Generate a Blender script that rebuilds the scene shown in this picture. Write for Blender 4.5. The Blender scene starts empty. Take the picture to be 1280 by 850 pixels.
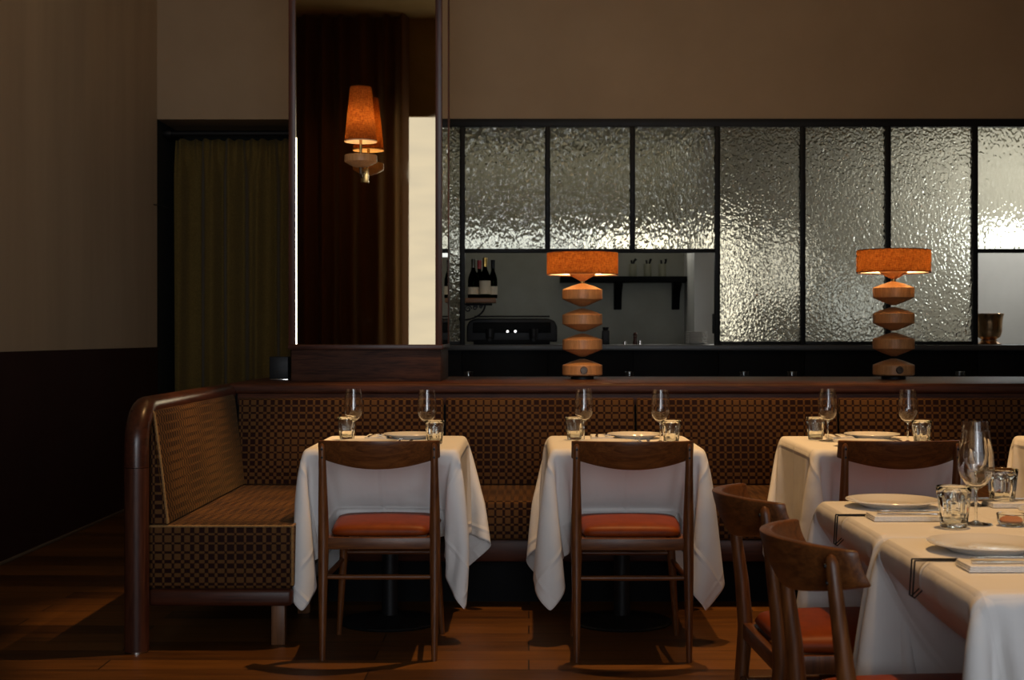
import bpy, bmesh, math, random
import numpy as np
from mathutils import Vector, Matrix
random.seed(7)
sc = bpy.context.scene
COL = sc.collection
PI = math.pi
F, CX, CY, HC = 1778.0, 661.0, 420.0, 1.2      # focal length in px, vanishing point, eye height (1280x850 frame)

# ------------------------------------------------------------------ render look
sc.view_settings.view_transform = 'Standard'
sc.view_settings.look = 'None'
sc.view_settings.exposure = 0.0
sc.view_settings.gamma = 1.0
sc.view_settings.use_curve_mapping = False
sc.cycles.use_denoising = True
sc.cycles.max_bounces = 14
sc.cycles.transmission_bounces = 14
sc.cycles.transparent_max_bounces = 16
sc.cycles.glossy_bounces = 6
sc.cycles.diffuse_bounces = 4
sc.cycles.sample_clamp_indirect = 6.0

# ------------------------------------------------------------------ object helpers
def link(o, parent=None):
    COL.objects.link(o)
    if parent is not None:
        o.parent = parent
    return o

def obj(name, bm, mat, parent=None, smooth=True, kind=None, uv=False, sharp=0.6):
    bmesh.ops.recalc_face_normals(bm, faces=bm.faces)
    if uv:
        boxuv(bm)
    me = bpy.data.meshes.new(name)
    bm.to_mesh(me); bm.free()
    if smooth:
        for p in me.polygons: p.use_smooth = True
        me.set_sharp_from_angle(angle=sharp)
    mats = mat if isinstance(mat, (list, tuple)) else [mat]
    for m in mats: me.materials.append(m)
    o = bpy.data.objects.new(name, me)
    link(o, parent)
    if kind: o['kind'] = kind
    return o

def tag(o, label, cat, group=None, kind=None):
    o['label'] = label; o['category'] = cat
    if group: o['group'] = group
    if kind: o['kind'] = kind
    return o

def thing(name, label, cat, loc=(0, 0, 0), rotz=0, group=None):
    o = bpy.data.objects.new(name, None)
    o.empty_display_size = 0.05
    COL.objects.link(o)
    o.location = loc; o.rotation_euler = (0, 0, rotz)
    return tag(o, label, cat, group)

def dup(root, loc, rotz=0, label=None, group=None, scale=None):
    def cp(o, par):
        c = o.copy(); COL.objects.link(c)
        if par is not None: c.parent = par
        for ch in list(o.children): cp(ch, c)
        return c
    r = cp(root, None)
    r.location = loc; r.rotation_euler = (0, 0, rotz)
    if label: r['label'] = label
    if group: r['group'] = group
    if scale: r.scale = scale
    return r

# ------------------------------------------------------------------ shape helpers
def box(bm, x0, x1, y0, y1, z0, z1, bev=0.0, seg=2, mi=0):
    r = bmesh.ops.create_cube(bm, size=1.0)
    vs = r['verts']
    for v in vs:
        v.co = Vector((x0 + (v.co.x + .5) * (x1 - x0), y0 + (v.co.y + .5) * (y1 - y0), z0 + (v.co.z + .5) * (z1 - z0)))
    fs = set(f for v in vs for f in v.link_faces)
    for f in fs: f.material_index = mi
    if bev > 0:
        es = list(set(e for v in vs for e in v.link_edges))
        bmesh.ops.bevel(bm, geom=es, offset=bev, segments=seg, profile=0.5, affect='EDGES')
    return bm

def B(*a, **k):
    bm = bmesh.new(); box(bm, *a, **k); return bm

def tube(bm, pts, radii, seg=12, caps=True):
    pts = [Vector(p) for p in pts]
    if not isinstance(radii, (list, tuple)): radii = [radii] * len(pts)
    rings = []
    n = None
    for i, p in enumerate(pts):
        if i == 0: t = pts[1] - pts[0]
        elif i == len(pts) - 1: t = pts[-1] - pts[-2]
        else: t = (pts[i + 1] - p).normalized() + (p - pts[i - 1]).normalized()
        t.normalize()
        if n is None:
            n = Vector((1, 0, 0)) if abs(t.x) < .9 else Vector((0, 1, 0))
        n = (n - t * n.dot(t)).normalized()
        b = t.cross(n)
        rings.append([bm.verts.new(p + (n * math.cos(2 * PI * k / seg) + b * math.sin(2 * PI * k / seg)) * radii[i]) for k in range(seg)])
    for a, c in zip(rings, rings[1:]):
        for k in range(seg):
            bm.faces.new((a[k], a[(k + 1) % seg], c[(k + 1) % seg], c[k]))
    if caps:
        bm.faces.new(rings[0]); bm.faces.new(rings[-1])
    return bm

def T(pts, radii, seg=12):
    bm = bmesh.new(); tube(bm, pts, radii, seg); return bm

def lathe(bm, prof, seg=32, cx=0, cy=0, rmod=None, close=False):
    rings = []
    for (r, z) in prof:
        if r < 1e-6:
            rings.append([bm.verts.new((cx, cy, z))])
        else:
            ring = []
            for k in range(seg):
                a = 2 * PI * k / seg
                rr = r * (rmod(a, z, r) if rmod else 1)
                ring.append(bm.verts.new((cx + rr * math.cos(a), cy + rr * math.sin(a), z)))
            rings.append(ring)
    prs = list(zip(rings, rings[1:]))
    if close: prs.append((rings[-1], rings[0]))
    for a, c in prs:
        for k in range(seg):
            k2 = (k + 1) % seg
            if len(a) == 1 and len(c) == 1: continue
            if len(a) == 1: bm.faces.new((a[0], c[k2], c[k]))
            elif len(c) == 1: bm.faces.new((a[k], a[k2], c[0]))
            else: bm.faces.new((a[k], a[k2], c[k2], c[k]))
    return bm

def L(prof, seg=32, **k):
    bm = bmesh.new(); lathe(bm, prof, seg, **k); return bm

def prism(bm, poly, axis, a0, a1, bev=0.0, seg=2, cuts=0):
    """polygon of (p,q) extruded along axis 'x' (p=y,q=z), 'y' (p=x,q=z) or 'z' (p=x,q=y)"""
    def mk(p, q, a):
        return {'x': (a, p, q), 'y': (p, a, q), 'z': (p, q, a)}[axis]
    lo = [bm.verts.new(mk(p, q, a0)) for p, q in poly]
    hi = [bm.verts.new(mk(p, q, a1)) for p, q in poly]
    n = len(poly)
    fs = [bm.faces.new(lo), bm.faces.new(hi)]
    for i in range(n):
        fs.append(bm.faces.new((lo[i], lo[(i + 1) % n], hi[(i + 1) % n], hi[i])))
    if bev > 0:
        es = list(set(e for f in fs for e in f.edges))
        bmesh.ops.recalc_face_normals(bm, faces=fs)
        bmesh.ops.bevel(bm, geom=es, offset=bev, segments=seg, profile=0.5, affect='EDGES')
    return bm

def P(*a, **k):
    bm = bmesh.new(); prism(bm, *a, **k); return bm

def boxuv(bm):
    uvl = bm.loops.layers.uv.verify()
    for f in bm.faces:
        n = f.normal
        ax, ay, az = abs(n.x), abs(n.y), abs(n.z)
        for l in f.loops:
            c = l.vert.co
            if az >= ax and az >= ay: l[uvl].uv = (c.x, c.y)
            elif ay >= ax: l[uvl].uv = (c.x, c.z)
            else: l[uvl].uv = (c.y, c.z)

def pillow(bm, w0, w1, d, z0, h, crown, y0, n=20, pw=7):
    """upholstered pad: half-width w0 at the rear (y0) to w1 at the front (y0+d)"""
    top, bot = {}, {}
    for i in range(n + 1):
        for j in range(n + 1):
            s = -1 + 2 * i / n; t = -1 + 2 * j / n
            s = math.copysign(abs(s) ** .7, s); t = math.copysign(abs(t) ** .7, t)
            e = ((1 - abs(s) ** pw) * (1 - abs(t) ** pw)) ** .4
            # round the plan corners
            k = 1 - .055 * (s * s * t * t) ** 2
            w = w0 + (w1 - w0) * (t + 1) / 2
            x = s * w * k; y = y0 + d / 2 + t * d / 2 * k
            top[i, j] = bm.verts.new((x, y, z0 + h * .35 + h * .65 * e + crown * (1 - s * s) * (1 - t * t)))
            if 0 < i < n and 0 < j < n:
                bot[i, j] = bm.verts.new((x, y, z0 + h * .35 * (1 - e)))
            else: bot[i, j] = top[i, j]
    for i in range(n):
        for j in range(n):
            bm.faces.new((top[i, j], top[i + 1, j], top[i + 1, j + 1], top[i, j + 1]))
            try: bm.faces.new((bot[i, j], bot[i, j + 1], bot[i + 1, j + 1], bot[i + 1, j]))
            except ValueError: pass
    return bm

# ------------------------------------------------------------------ materials
def nodes(name):
    m = bpy.data.materials.new(name); m.use_nodes = True
    nt = m.node_tree
    return m, nt, nt.nodes['Principled BSDF'], nt.nodes['Material Output']

def N(nt, t, **k):
    n = nt.nodes.new(t)
    for a, v in k.items():
        if a in n.inputs.keys() if hasattr(n.inputs, 'keys') else False: n.inputs[a].default_value = v
        else: setattr(n, a, v)
    return n

def setin(n, **k):
    for a, v in k.items():
        n.inputs[a.replace('_', ' ')].default_value = v
    return n

def c4(c): return (c[0], c[1], c[2], 1)

def plain(name, col, rough=.5, metal=0, spec=.5, **k):
    m, nt, b, o = nodes(name)
    b.inputs['Base Color'].default_value = c4(col)
    b.inputs['Roughness'].default_value = rough
    b.inputs['Metallic'].default_value = metal
    b.inputs['Specular IOR Level'].default_value = spec
    # a faint procedural variation so that nothing is perfectly even
    tc = nt.nodes.new('ShaderNodeTexCoord'); nz = nt.nodes.new('ShaderNodeTexNoise')
    nz.inputs['Scale'].default_value = k.get('ns', 30)
    nt.links.new(tc.outputs['Object'], nz.inputs['Vector'])
    mr = nt.nodes.new('ShaderNodeMapRange')
    mr.inputs['To Min'].default_value = max(0, rough - .08); mr.inputs['To Max'].default_value = min(1, rough + .08)
    nt.links.new(nz.outputs['Fac'], mr.inputs['Value']); nt.links.new(mr.outputs['Result'], b.inputs['Roughness'])
    return m

def wood(name, c0, c1, axis='X', scale=1.0, rough=.4, spec=.4, bump=.1):
    m, nt, b, o = nodes(name)
    tc = nt.nodes.new('ShaderNodeTexCoord'); mp = nt.nodes.new('ShaderNodeMapping')
    s = {'X': (1.2, 14, 14), 'Y': (14, 1.2, 14), 'Z': (14, 14, 1.2)}[axis]
    mp.inputs['Scale'].default_value = [v * scale for v in s]
    nt.links.new(tc.outputs['Object'], mp.inputs['Vector'])
    n1 = nt.nodes.new('ShaderNodeTexNoise'); n1.inputs['Scale'].default_value = 2.2; n1.inputs['Detail'].default_value = 5
    n1.inputs['Distortion'].default_value = 1.2
    nt.links.new(mp.outputs['Vector'], n1.inputs['Vector'])
    mp2 = nt.nodes.new('ShaderNodeMapping'); mp2.inputs['Scale'].default_value = [v * scale * 4 for v in s]
    nt.links.new(tc.outputs['Object'], mp2.inputs['Vector'])
    n2 = nt.nodes.new('ShaderNodeTexNoise'); n2.inputs['Scale'].default_value = 2.5; n2.inputs['Detail'].default_value = 3
    nt.links.new(mp2.outputs['Vector'], n2.inputs['Vector'])
    mx = nt.nodes.new('ShaderNodeMath'); mx.operation = 'MULTIPLY_ADD'
    mx.inputs[1].default_value = .35
    nt.links.new(n2.outputs['Fac'], mx.inputs[0]); 
    ml = nt.nodes.new('ShaderNodeMath'); ml.operation = 'MULTIPLY'; ml.inputs[1].default_value = .65
    nt.links.new(n1.outputs['Fac'], ml.inputs[0]); nt.links.new(ml.outputs[0], mx.inputs[2])
    cr = nt.nodes.new('ShaderNodeValToRGB')
    cr.color_ramp.elements[0].position = .36; cr.color_ramp.elements[0].color = c4(c0)
    cr.color_ramp.elements[1].position = .64; cr.color_ramp.elements[1].color = c4(c1)
    nt.links.new(mx.outputs[0], cr.inputs['Fac']); nt.links.new(cr.outputs['Color'], b.inputs['Base Color'])
    b.inputs['Roughness'].default_value = rough; b.inputs['Specular IOR Level'].default_value = spec
    bp = nt.nodes.new('ShaderNodeBump'); bp.inputs['Strength'].default_value = bump; bp.inputs['Distance'].default_value = .002
    nt.links.new(mx.outputs[0], bp.inputs['Height']); nt.links.new(bp.outputs['Normal'], b.inputs['Normal'])
    return m

def plaster(name, c0, c1, scale=1.5, rough=.85, bump=.15, stretch=(1, 1, 1)):
    m, nt, b, o = nodes(name)
    tc = nt.nodes.new('ShaderNodeTexCoord'); mp = nt.nodes.new('ShaderNodeMapping')
    mp.inputs['Scale'].default_value = stretch
    nt.links.new(tc.outputs['Object'], mp.inputs['Vector'])
    n1 = nt.nodes.new('ShaderNodeTexNoise'); n1.inputs['Scale'].default_value = scale; n1.inputs['Detail'].default_value = 7
    n1.inputs['Roughness'].default_value = .62
    nt.links.new(mp.outputs['Vector'], n1.inputs['Vector'])
    cr = nt.nodes.new('ShaderNodeValToRGB')
    cr.color_ramp.elements[0].position = .3; cr.color_ramp.elements[0].color = c4(c0)
    cr.color_ramp.elements[1].position = .7; cr.color_ramp.elements[1].color = c4(c1)
    nt.links.new(n1.outputs['Fac'], cr.inputs['Fac']); nt.links.new(cr.outputs['Color'], b.inputs['Base Color'])
    b.inputs['Roughness'].default_value = rough; b.inputs['Specular IOR Level'].default_value = .2
    bp = nt.nodes.new('ShaderNodeBump'); bp.inputs['Strength'].default_value = bump; bp.inputs['Distance'].default_value = .01
    nt.links.new(n1.outputs['Fac'], bp.inputs['Height']); nt.links.new(bp.outputs['Normal'], b.inputs['Normal'])
    return m

def floor_mat():
    m, nt, b, o = nodes('oak floor boards')
    tc = nt.nodes.new('ShaderNodeTexCoord')
    br = nt.nodes.new('ShaderNodeTexBrick')
    br.inputs['Scale'].default_value = 1; br.inputs['Brick Width'].default_value = 1.55; br.inputs['Row Height'].default_value = .155
    br.inputs['Mortar Size'].default_value = .003; br.inputs['Mortar Smooth'].default_value = .2; br.offset = .37
    br.inputs['Color1'].default_value = (0, 0, 0, 1); br.inputs['Color2'].default_value = (1, 1, 1, 1); br.inputs['Mortar'].default_value = (.5, .5, .5, 1)
    nt.links.new(tc.outputs['Object'], br.inputs['Vector'])
    mp = nt.nodes.new('ShaderNodeMapping'); mp.inputs['Scale'].default_value = (1.3, 16, 1)
    nt.links.new(tc.outputs['Object'], mp.inputs['Vector'])
    n1 = nt.nodes.new('ShaderNodeTexNoise'); n1.inputs['Scale'].default_value = 2; n1.inputs['Detail'].default_value = 6; n1.inputs['Distortion'].default_value = .8
    nt.links.new(mp.outputs['Vector'], n1.inputs['Vector'])
    ad = nt.nodes.new('ShaderNodeMath'); ad.operation = 'MULTIPLY_ADD'; ad.inputs[1].default_value = .42
    nt.links.new(br.outputs['Color'], ad.inputs[0])
    sb = nt.nodes.new('ShaderNodeMath'); sb.operation = 'MULTIPLY'; sb.inputs[1].default_value = .68
    nt.links.new(n1.outputs['Fac'], sb.inputs[0]); nt.links.new(sb.outputs[0], ad.inputs[2])
    cr = nt.nodes.new('ShaderNodeValToRGB')
    cr.color_ramp.elements[0].position = .25; cr.color_ramp.elements[0].color = (.040, .014, .003, 1)
    cr.color_ramp.elements[1].position = .8; cr.color_ramp.elements[1].color = (.18, .070, .012, 1)
    nt.links.new(ad.outputs[0], cr.inputs['Fac'])
    mxc = nt.nodes.new('ShaderNodeMix'); mxc.data_type = 'RGBA'
    mxc.inputs[7].default_value = (.012, .005, .002, 1)
    nt.links.new(br.outputs['Fac'], mxc.inputs[0]); nt.links.new(cr.outputs['Color'], mxc.inputs[6])
    nt.links.new(mxc.outputs[2], b.inputs['Base Color'])
    b.inputs['Roughness'].default_value = .42; b.inputs['Specular IOR Level'].default_value = .35
    bp = nt.nodes.new('ShaderNodeBump'); bp.inputs['Strength'].default_value = .25; bp.inputs['Distance'].default_value = .004; bp.invert = True
    nt.links.new(br.outputs['Fac'], bp.inputs['Height']); nt.links.new(bp.outputs['Normal'], b.inputs['Normal'])
    return m

def weave_mat():
    """cut-velvet of small gold and maroon checks whose width keeps changing"""
    m, nt, b, o = nodes('checked cut velvet')
    def M(op, a, bb=None, c=None):
        n = nt.nodes.new('ShaderNodeMath'); n.operation = op
        for i, v in enumerate((a, bb, c)):
            if v is None: continue
            if isinstance(v, (int, float)): n.inputs[i].default_value = v
            else: nt.links.new(v, n.inputs[i])
        return n.outputs[0]
    uv = nt.nodes.new('ShaderNodeUVMap')
    sp = nt.nodes.new('ShaderNodeSeparateXYZ'); nt.links.new(uv.outputs['UV'], sp.inputs[0])
    def wave(c, pitch, per, ph):
        t = M('PINGPONG', M('MULTIPLY', c, 1 / pitch), .5)           # 0..0.5
        w = M('MULTIPLY_ADD', M('SINE', M('MULTIPLY_ADD', c, 2 * PI / per, ph)), .14, .25)
        d = M('SUBTRACT', t, w)
        return M('SMOOTH_MIN', M('MAXIMUM', M('MULTIPLY_ADD', d, 9, .5), 0), 1, .01)
    a = wave(sp.outputs['X'], .037, .62, .4)
    c = wave(sp.outputs['Y'], .035, .46, 2.2)
    # exclusive-or of the two stripes, with the crossings of wide bands kept as well
    x = M('ABSOLUTE', M('SUBTRACT', a, c))
    nz = nt.nodes.new('ShaderNodeTexNoise'); nz.inputs['Scale'].default_value = 260
    nt.links.new(uv.outputs['UV'], nz.inputs['Vector'])
    cr = nt.nodes.new('ShaderNodeMix'); cr.data_type = 'RGBA'
    cr.inputs[6].default_value = (.020, .004, .002, 1); cr.inputs[7].default_value = (.145, .064, .018, 1)
    nt.links.new(x, cr.inputs[0])
    mul = nt.nodes.new('ShaderNodeMix'); mul.data_type = 'RGBA'; mul.blend_type = 'MULTIPLY'; mul.inputs[0].default_value = .6
    nt.links.new(cr.outputs[2], mul.inputs[6]); nt.links.new(nz.outputs['Color'], mul.inputs[7])
    nt.links.new(mul.outputs[2], b.inputs['Base Color'])
    b.inputs['Roughness'].default_value = .75; b.inputs['Specular IOR Level'].default_value = .15
    b.inputs['Sheen Weight'].default_value = .06; b.inputs['Sheen Roughness'].default_value = .4
    b.inputs['Sheen Tint'].default_value = (1, .75, .4, 1)
    bp = nt.nodes.new('ShaderNodeBump'); bp.inputs['Strength'].default_value = .5; bp.inputs['Distance'].default_value = .002
    nt.links.new(x, bp.inputs['Height']); nt.links.new(bp.outputs['Normal'], b.inputs['Normal'])
    return m

def cloth_mat():
    m, nt, b, o = nodes('white table linen')
    b.inputs['Base Color'].default_value = (.80, .79, .77, 1)
    b.inputs['Roughness'].default_value = .9; b.inputs['Specular IOR Level'].default_value = .1
    uv = nt.nodes.new('ShaderNodeUVMap')
    sp = nt.nodes.new('ShaderNodeSeparateXYZ'); nt.links.new(uv.outputs['UV'], sp.inputs[0])
    def M(op, a, bb=None):
        n = nt.nodes.new('ShaderNodeMath'); n.operation = op
        for i, v in enumerate((a, bb)):
            if v is None: continue
            if isinstance(v, (int, float)): n.inputs[i].default_value = v
            else: nt.links.new(v, n.inputs[i])
        return n.outputs[0]
    # pressed fold lines every quarter of the cloth and a little wrinkling
    def crease(c):
        t = M('PINGPONG', M('MULTIPLY', c, 3.0), .5)
        return M('MAXIMUM', M('SUBTRACT', 1, M('MULTIPLY', t, 26)), 0)
    k = M('MAXIMUM', crease(sp.outputs['X']), crease(sp.outputs['Y']))
    nz = nt.nodes.new('ShaderNodeTexNoise'); nz.inputs['Scale'].default_value = 5; nz.inputs['Detail'].default_value = 4
    nt.links.new(uv.outputs['UV'], nz.inputs['Vector'])
    h = M('ADD', M('MULTIPLY', k, .28), nz.outputs['Fac'])
    bp = nt.nodes.new('ShaderNodeBump'); bp.inputs['Strength'].default_value = .45; bp.inputs['Distance'].default_value = .022
    nt.links.new(h, bp.inputs['Height']); nt.links.new(bp.outputs['Normal'], b.inputs['Normal'])
    return m

def fabric(name, c0, c1, scale=200, rough=.9, sheen=.2):
    m, nt, b, o = nodes(name)
    tc = nt.nodes.new('ShaderNodeTexCoord'); nz = nt.nodes.new('ShaderNodeTexNoise')
    nz.inputs['Scale'].default_value = scale; nz.inputs['Detail'].default_value = 3
    nt.links.new(tc.outputs['Object'], nz.inputs['Vector'])
    cr = nt.nodes.new('ShaderNodeValToRGB')
    cr.color_ramp.elements[0].position = .35; cr.color_ramp.elements[0].color = c4(c0)
    cr.color_ramp.elements[1].position = .65; cr.color_ramp.elements[1].color = c4(c1)
    nt.links.new(nz.outputs['Fac'], cr.inputs['Fac']); nt.links.new(cr.outputs['Color'], b.inputs['Base Color'])
    b.inputs['Roughness'].default_value = rough; b.inputs['Specular IOR Level'].default_value = .15
    b.inputs['Sheen Weight'].default_value = sheen
    return m

def shade_mat():
    """linen shade: light of the bulb comes through the weave"""
    m, nt, b, o = nodes('orange linen shade')
    tc = nt.nodes.new('ShaderNodeTexCoord')
    facs = []
    for s in ((25, 25, 210), (160, 160, 22)):
        mp = nt.nodes.new('ShaderNodeMapping'); mp.inputs['Scale'].default_value = s
        nt.links.new(tc.outputs['Object'], mp.inputs['Vector'])
        nz = nt.nodes.new('ShaderNodeTexNoise'); nz.inputs['Scale'].default_value = 2.0; nz.inputs['Detail'].default_value = 2
        nt.links.new(mp.outputs['Vector'], nz.inputs['Vector']); facs.append(nz.outputs['Fac'])
    ad = nt.nodes.new('ShaderNodeMath'); ad.operation = 'ADD'
    nt.links.new(facs[0], ad.inputs[0]); nt.links.new(facs[1], ad.inputs[1])
    cr = nt.nodes.new('ShaderNodeValToRGB')
    cr.color_ramp.elements[0].position = .40; cr.color_ramp.elements[0].color = (.055, .014, .003, 1)
    cr.color_ramp.elements[1].position = .62; cr.color_ramp.elements[1].color = (.20, .074, .018, 1)
    hf = nt.nodes.new('ShaderNodeMath'); hf.operation = 'MULTIPLY'; hf.inputs[1].default_value = .5
    nt.links.new(ad.outputs[0], hf.inputs[0]); nt.links.new(hf.outputs[0], cr.inputs['Fac'])
    df = nt.nodes.new('ShaderNodeBsdfDiffuse'); df.inputs['Color'].default_value = (.24, .06, .016, 1)
    tr = nt.nodes.new('ShaderNodeBsdfTranslucent'); nt.links.new(cr.outputs['Color'], tr.inputs['Color'])
    mx = nt.nodes.new('ShaderNodeMixShader'); mx.inputs[0].default_value = .7
    nt.links.new(df.outputs[0], mx.inputs[1]); nt.links.new(tr.outputs[0], mx.inputs[2])
    nt.links.new(mx.outputs[0], o.inputs['Surface'])
    return m

def emit(name, col, s):
    m, nt, b, o = nodes(name)
    e = nt.nodes.new('ShaderNodeEmission'); e.inputs['Color'].default_value = c4(col); e.inputs['Strength'].default_value = s
    nt.links.new(e.outputs[0], o.inputs['Surface'])
    return m

def glass_thin(name, tint=(1, 1, 1), rough=.0):
    m, nt, b, o = nodes(name)
    lw = nt.nodes.new('ShaderNodeLayerWeight'); lw.inputs['Blend'].default_value = .5
    pw = nt.nodes.new('ShaderNodeMath'); pw.operation = 'POWER'; pw.inputs[1].default_value = 4
    nt.links.new(lw.outputs['Facing'], pw.inputs[0])
    ma = nt.nodes.new('ShaderNodeMath'); ma.operation = 'MULTIPLY_ADD'; ma.inputs[1].default_value = .8; ma.inputs[2].default_value = .09
    nt.links.new(pw.outputs[0], ma.inputs[0])
    t = nt.nodes.new('ShaderNodeBsdfTransparent'); t.inputs['Color'].default_value = c4(tint)
    g = nt.nodes.new('ShaderNodeBsdfGlossy'); g.inputs['Roughness'].default_value = rough
    mx = nt.nodes.new('ShaderNodeMixShader')
    nt.links.new(ma.outputs[0], mx.inputs[0]); nt.links.new(t.outputs[0], mx.inputs[1]); nt.links.new(g.outputs[0], mx.inputs[2])
    nt.links.new(mx.outputs[0], o.inputs['Surface'])
    return m

def glass(name, col=(1, 1, 1), rough=0, ior=1.5):
    m, nt, b, o = nodes(name)
    g = nt.nodes.new('ShaderNodeBsdfGlass'); g.inputs['Color'].default_value = c4(col)
    g.inputs['Roughness'].default_value = rough; g.inputs['IOR'].default_value = ior
    nt.links.new(g.outputs[0], o.inputs['Surface'])
    return m

def textured_glass(name, scale, strength, dist, stretch):
    m, nt, b, o = nodes(name)
    g = nt.nodes.new('ShaderNodeBsdfGlass'); g.inputs['Color'].default_value = (.885, .87, .80, 1)
    g.inputs['Roughness'].default_value = .11; g.inputs['IOR'].default_value = 1.5
    tc = nt.nodes.new('ShaderNodeTexCoord'); mp = nt.nodes.new('ShaderNodeMapping'); mp.inputs['Scale'].default_value = (1, 1, stretch)
    nt.links.new(tc.outputs['Object'], mp.inputs['Vector'])
    nz = nt.nodes.new('ShaderNodeTexNoise'); nz.inputs['Scale'].default_value = scale * .6; nz.inputs['Detail'].default_value = 1
    nt.links.new(mp.outputs['Vector'], nz.inputs['Vector'])
    mixv = nt.nodes.new('ShaderNodeMix'); mixv.data_type = 'VECTOR'; mixv.inputs[0].default_value = .03
    nt.links.new(mp.outputs['Vector'], mixv.inputs[4]); nt.links.new(nz.outputs['Color'], mixv.inputs[5])
    vo = nt.nodes.new('ShaderNodeTexVoronoi'); vo.feature = 'SMOOTH_F1'; vo.inputs['Scale'].default_value = scale; vo.inputs['Smoothness'].default_value = .45
    nt.links.new(mixv.outputs[1], vo.inputs['Vector'])
    bp = nt.nodes.new('ShaderNodeBump'); bp.inputs['Strength'].default_value = strength; bp.inputs['Distance'].default_value = dist
    nt.links.new(vo.outputs['Distance'], bp.inputs['Height']); nt.links.new(bp.outputs['Normal'], g.inputs['Normal'])
    nt.links.new(g.outputs[0], o.inputs['Surface'])
    return m

def mirror_mat():
    m, nt, b, o = nodes('bronze tinted mirror')
    b.inputs['Base Color'].default_value = (.80, .64, .39, 1); b.inputs['Metallic'].default_value = 1
    tc = nt.nodes.new('ShaderNodeTexCoord'); nz = nt.nodes.new('ShaderNodeTexNoise')
    nz.inputs['Scale'].default_value = 6; nz.inputs['Detail'].default_value = 6
    nt.links.new(tc.outputs['Object'], nz.inputs['Vector'])
    mr = nt.nodes.new('ShaderNodeMapRange'); mr.inputs['From Min'].default_value = .5; mr.inputs['From Max'].default_value = .8
    mr.inputs['To Min'].default_value = .004; mr.inputs['To Max'].default_value = .05
    nt.links.new(nz.outputs['Fac'], mr.inputs['Value']); nt.links.new(mr.outputs['Result'], b.inputs['Roughness'])
    return m

W_CHAIR = wood('mid brown oak', (.070, .022, .006), (.185, .064, .016), 'Z', 1.5, .36)
W_BACK = wood('oak backrest', (.068, .021, .006), (.17, .059, .015), 'X', 1.6, .38)
W_DARK = wood('dark mahogany', (.028, .008, .004), (.075, .022, .010), 'X', 1.0, .38, .3)
W_LEDGE = wood('dark ledge wood', (.030, .009, .004), (.085, .026, .011), 'X', 1.0, .5, .22)
W_DARKY = wood('dark mahogany rail', (.028, .008, .004), (.075, .022, .010), 'Y', 1.0, .30, .45)
W_POST = wood('dark mahogany post', (.035, .011, .006), (.085, .028, .014), 'Z', 1.0, .36, .28)
W_LEG = wood('oak bench leg', (.10, .040, .015), (.20, .085, .032), 'Z', 1.0, .45)
W_LAMP = wood('honey oak lamp wood', (.38, .175, .064), (.56, .28, .112), 'Z', 3.0, .45)
W_SHELF = wood('oak shelf', (.12, .05, .018), (.24, .11, .04), 'X', 2, .5)
LEATHER = fabric('rust orange leather', (.165, .026, .0008), (.215, .036, .0012), 18, .5, 0)
LEATHER.node_tree.nodes['Principled BSDF'].inputs['Specular IOR Level'].default_value = .2
WEAVE = weave_mat()
LINEN = cloth_mat()
NAPKIN = fabric('white napkin linen', (.74, .73, .70), (.82, .81, .78), 120, .9, 0)
SHADE = shade_mat()
def lining_mat():
    m, nt, b, o = nodes('pale shade lining')
    df = nt.nodes.new('ShaderNodeBsdfDiffuse'); df.inputs['Color'].default_value = (.85, .74, .55, 1)
    tr = nt.nodes.new('ShaderNodeBsdfTranslucent'); tr.inputs['Color'].default_value = (.95, .85, .65, 1)
    mx = nt.nodes.new('ShaderNodeMixShader'); mx.inputs[0].default_value = .5
    nt.links.new(df.outputs[0], mx.inputs[1]); nt.links.new(tr.outputs[0], mx.inputs[2]); nt.links.new(mx.outputs[0], o.inputs['Surface'])
    return m
LINING = lining_mat()
OPAL = lining_mat(); OPAL.name = 'opal diffuser'; OPAL.node_tree.nodes['Mix Shader'].inputs[0].default_value = .88
BLACK = plain('black powder coat', (.006, .006, .0065), .5, spec=.25)
BLACKF = plain('black steel frame', (.006, .006, .0055), .5, spec=.2)
BLACKC = plain('black bar front', (.004, .0042, .0045), .6, spec=.08)
STONE = plain('dark grey bar top', (.045, .045, .043), .4)
STEEL = plain('polished steel', (.55, .52, .48), .18, 1)
BRONZE = plain('bronze', (.62, .38, .19), .24, 1)
BRASS = plain('old brass', (.30, .19, .07), .3, 1)
CHINA = plain('white china', (.78, .76, .71), .15)
WINEG = glass('wine glass', (.99, .99, .985), 0, 1.5)
TUMG = glass('pressed glass', (.98, .99, .98), 0, 1.48)
DARKG = glass('dark bottle glass', (.02, .035, .012), .02, 1.5)
CREAM = plain('cream paper', (.62, .52, .36), .7)
RED = plain('red foil', (.35, .02, .02), .35)
GOLD = plain('gold foil', (.55, .36, .10), .3, 1)
PANE_A = textured_glass('hammered glass', 46, .6, .012, .55)
PANE_B = textured_glass('rippled glass', 50, .65, .017, .8)
MIRROR = mirror_mat()
PAINT = plaster('taupe wall paint', (.30, .212, .130), (.35, .250, .155), 1.3, .85, .06)
PAINTL = plaster('taupe side wall paint', (.40, .30, .195), (.49, .37, .24), 1.0, .85, .08, (1, 2.2, .25))
MAROON = plaster('maroon dado paint', (.026, .0075, .0055), (.034, .010, .0075), 2, .6, .05)
CEIL = plaster('aged ceiling plaster', (.40, .30, .15), (.60, .48, .28), 1.0, .9, .3)
OCHRE = plaster('ochre wall plaster', (.22, .14, .05), (.34, .23, .10), 1.2, .9, .3)
KWALL = plaster('grey kitchen wall', (.25, .245, .20), (.34, .335, .28), 1.6, .7, .06)
KWALLB = plaster('white kitchen wall', (.62, .61, .57), (.74, .73, .69), 1.3, .6, .06)
CURT = fabric('olive linen curtain', (.18, .122, .034), (.24, .162, .046), 90, .9, .15)
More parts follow.
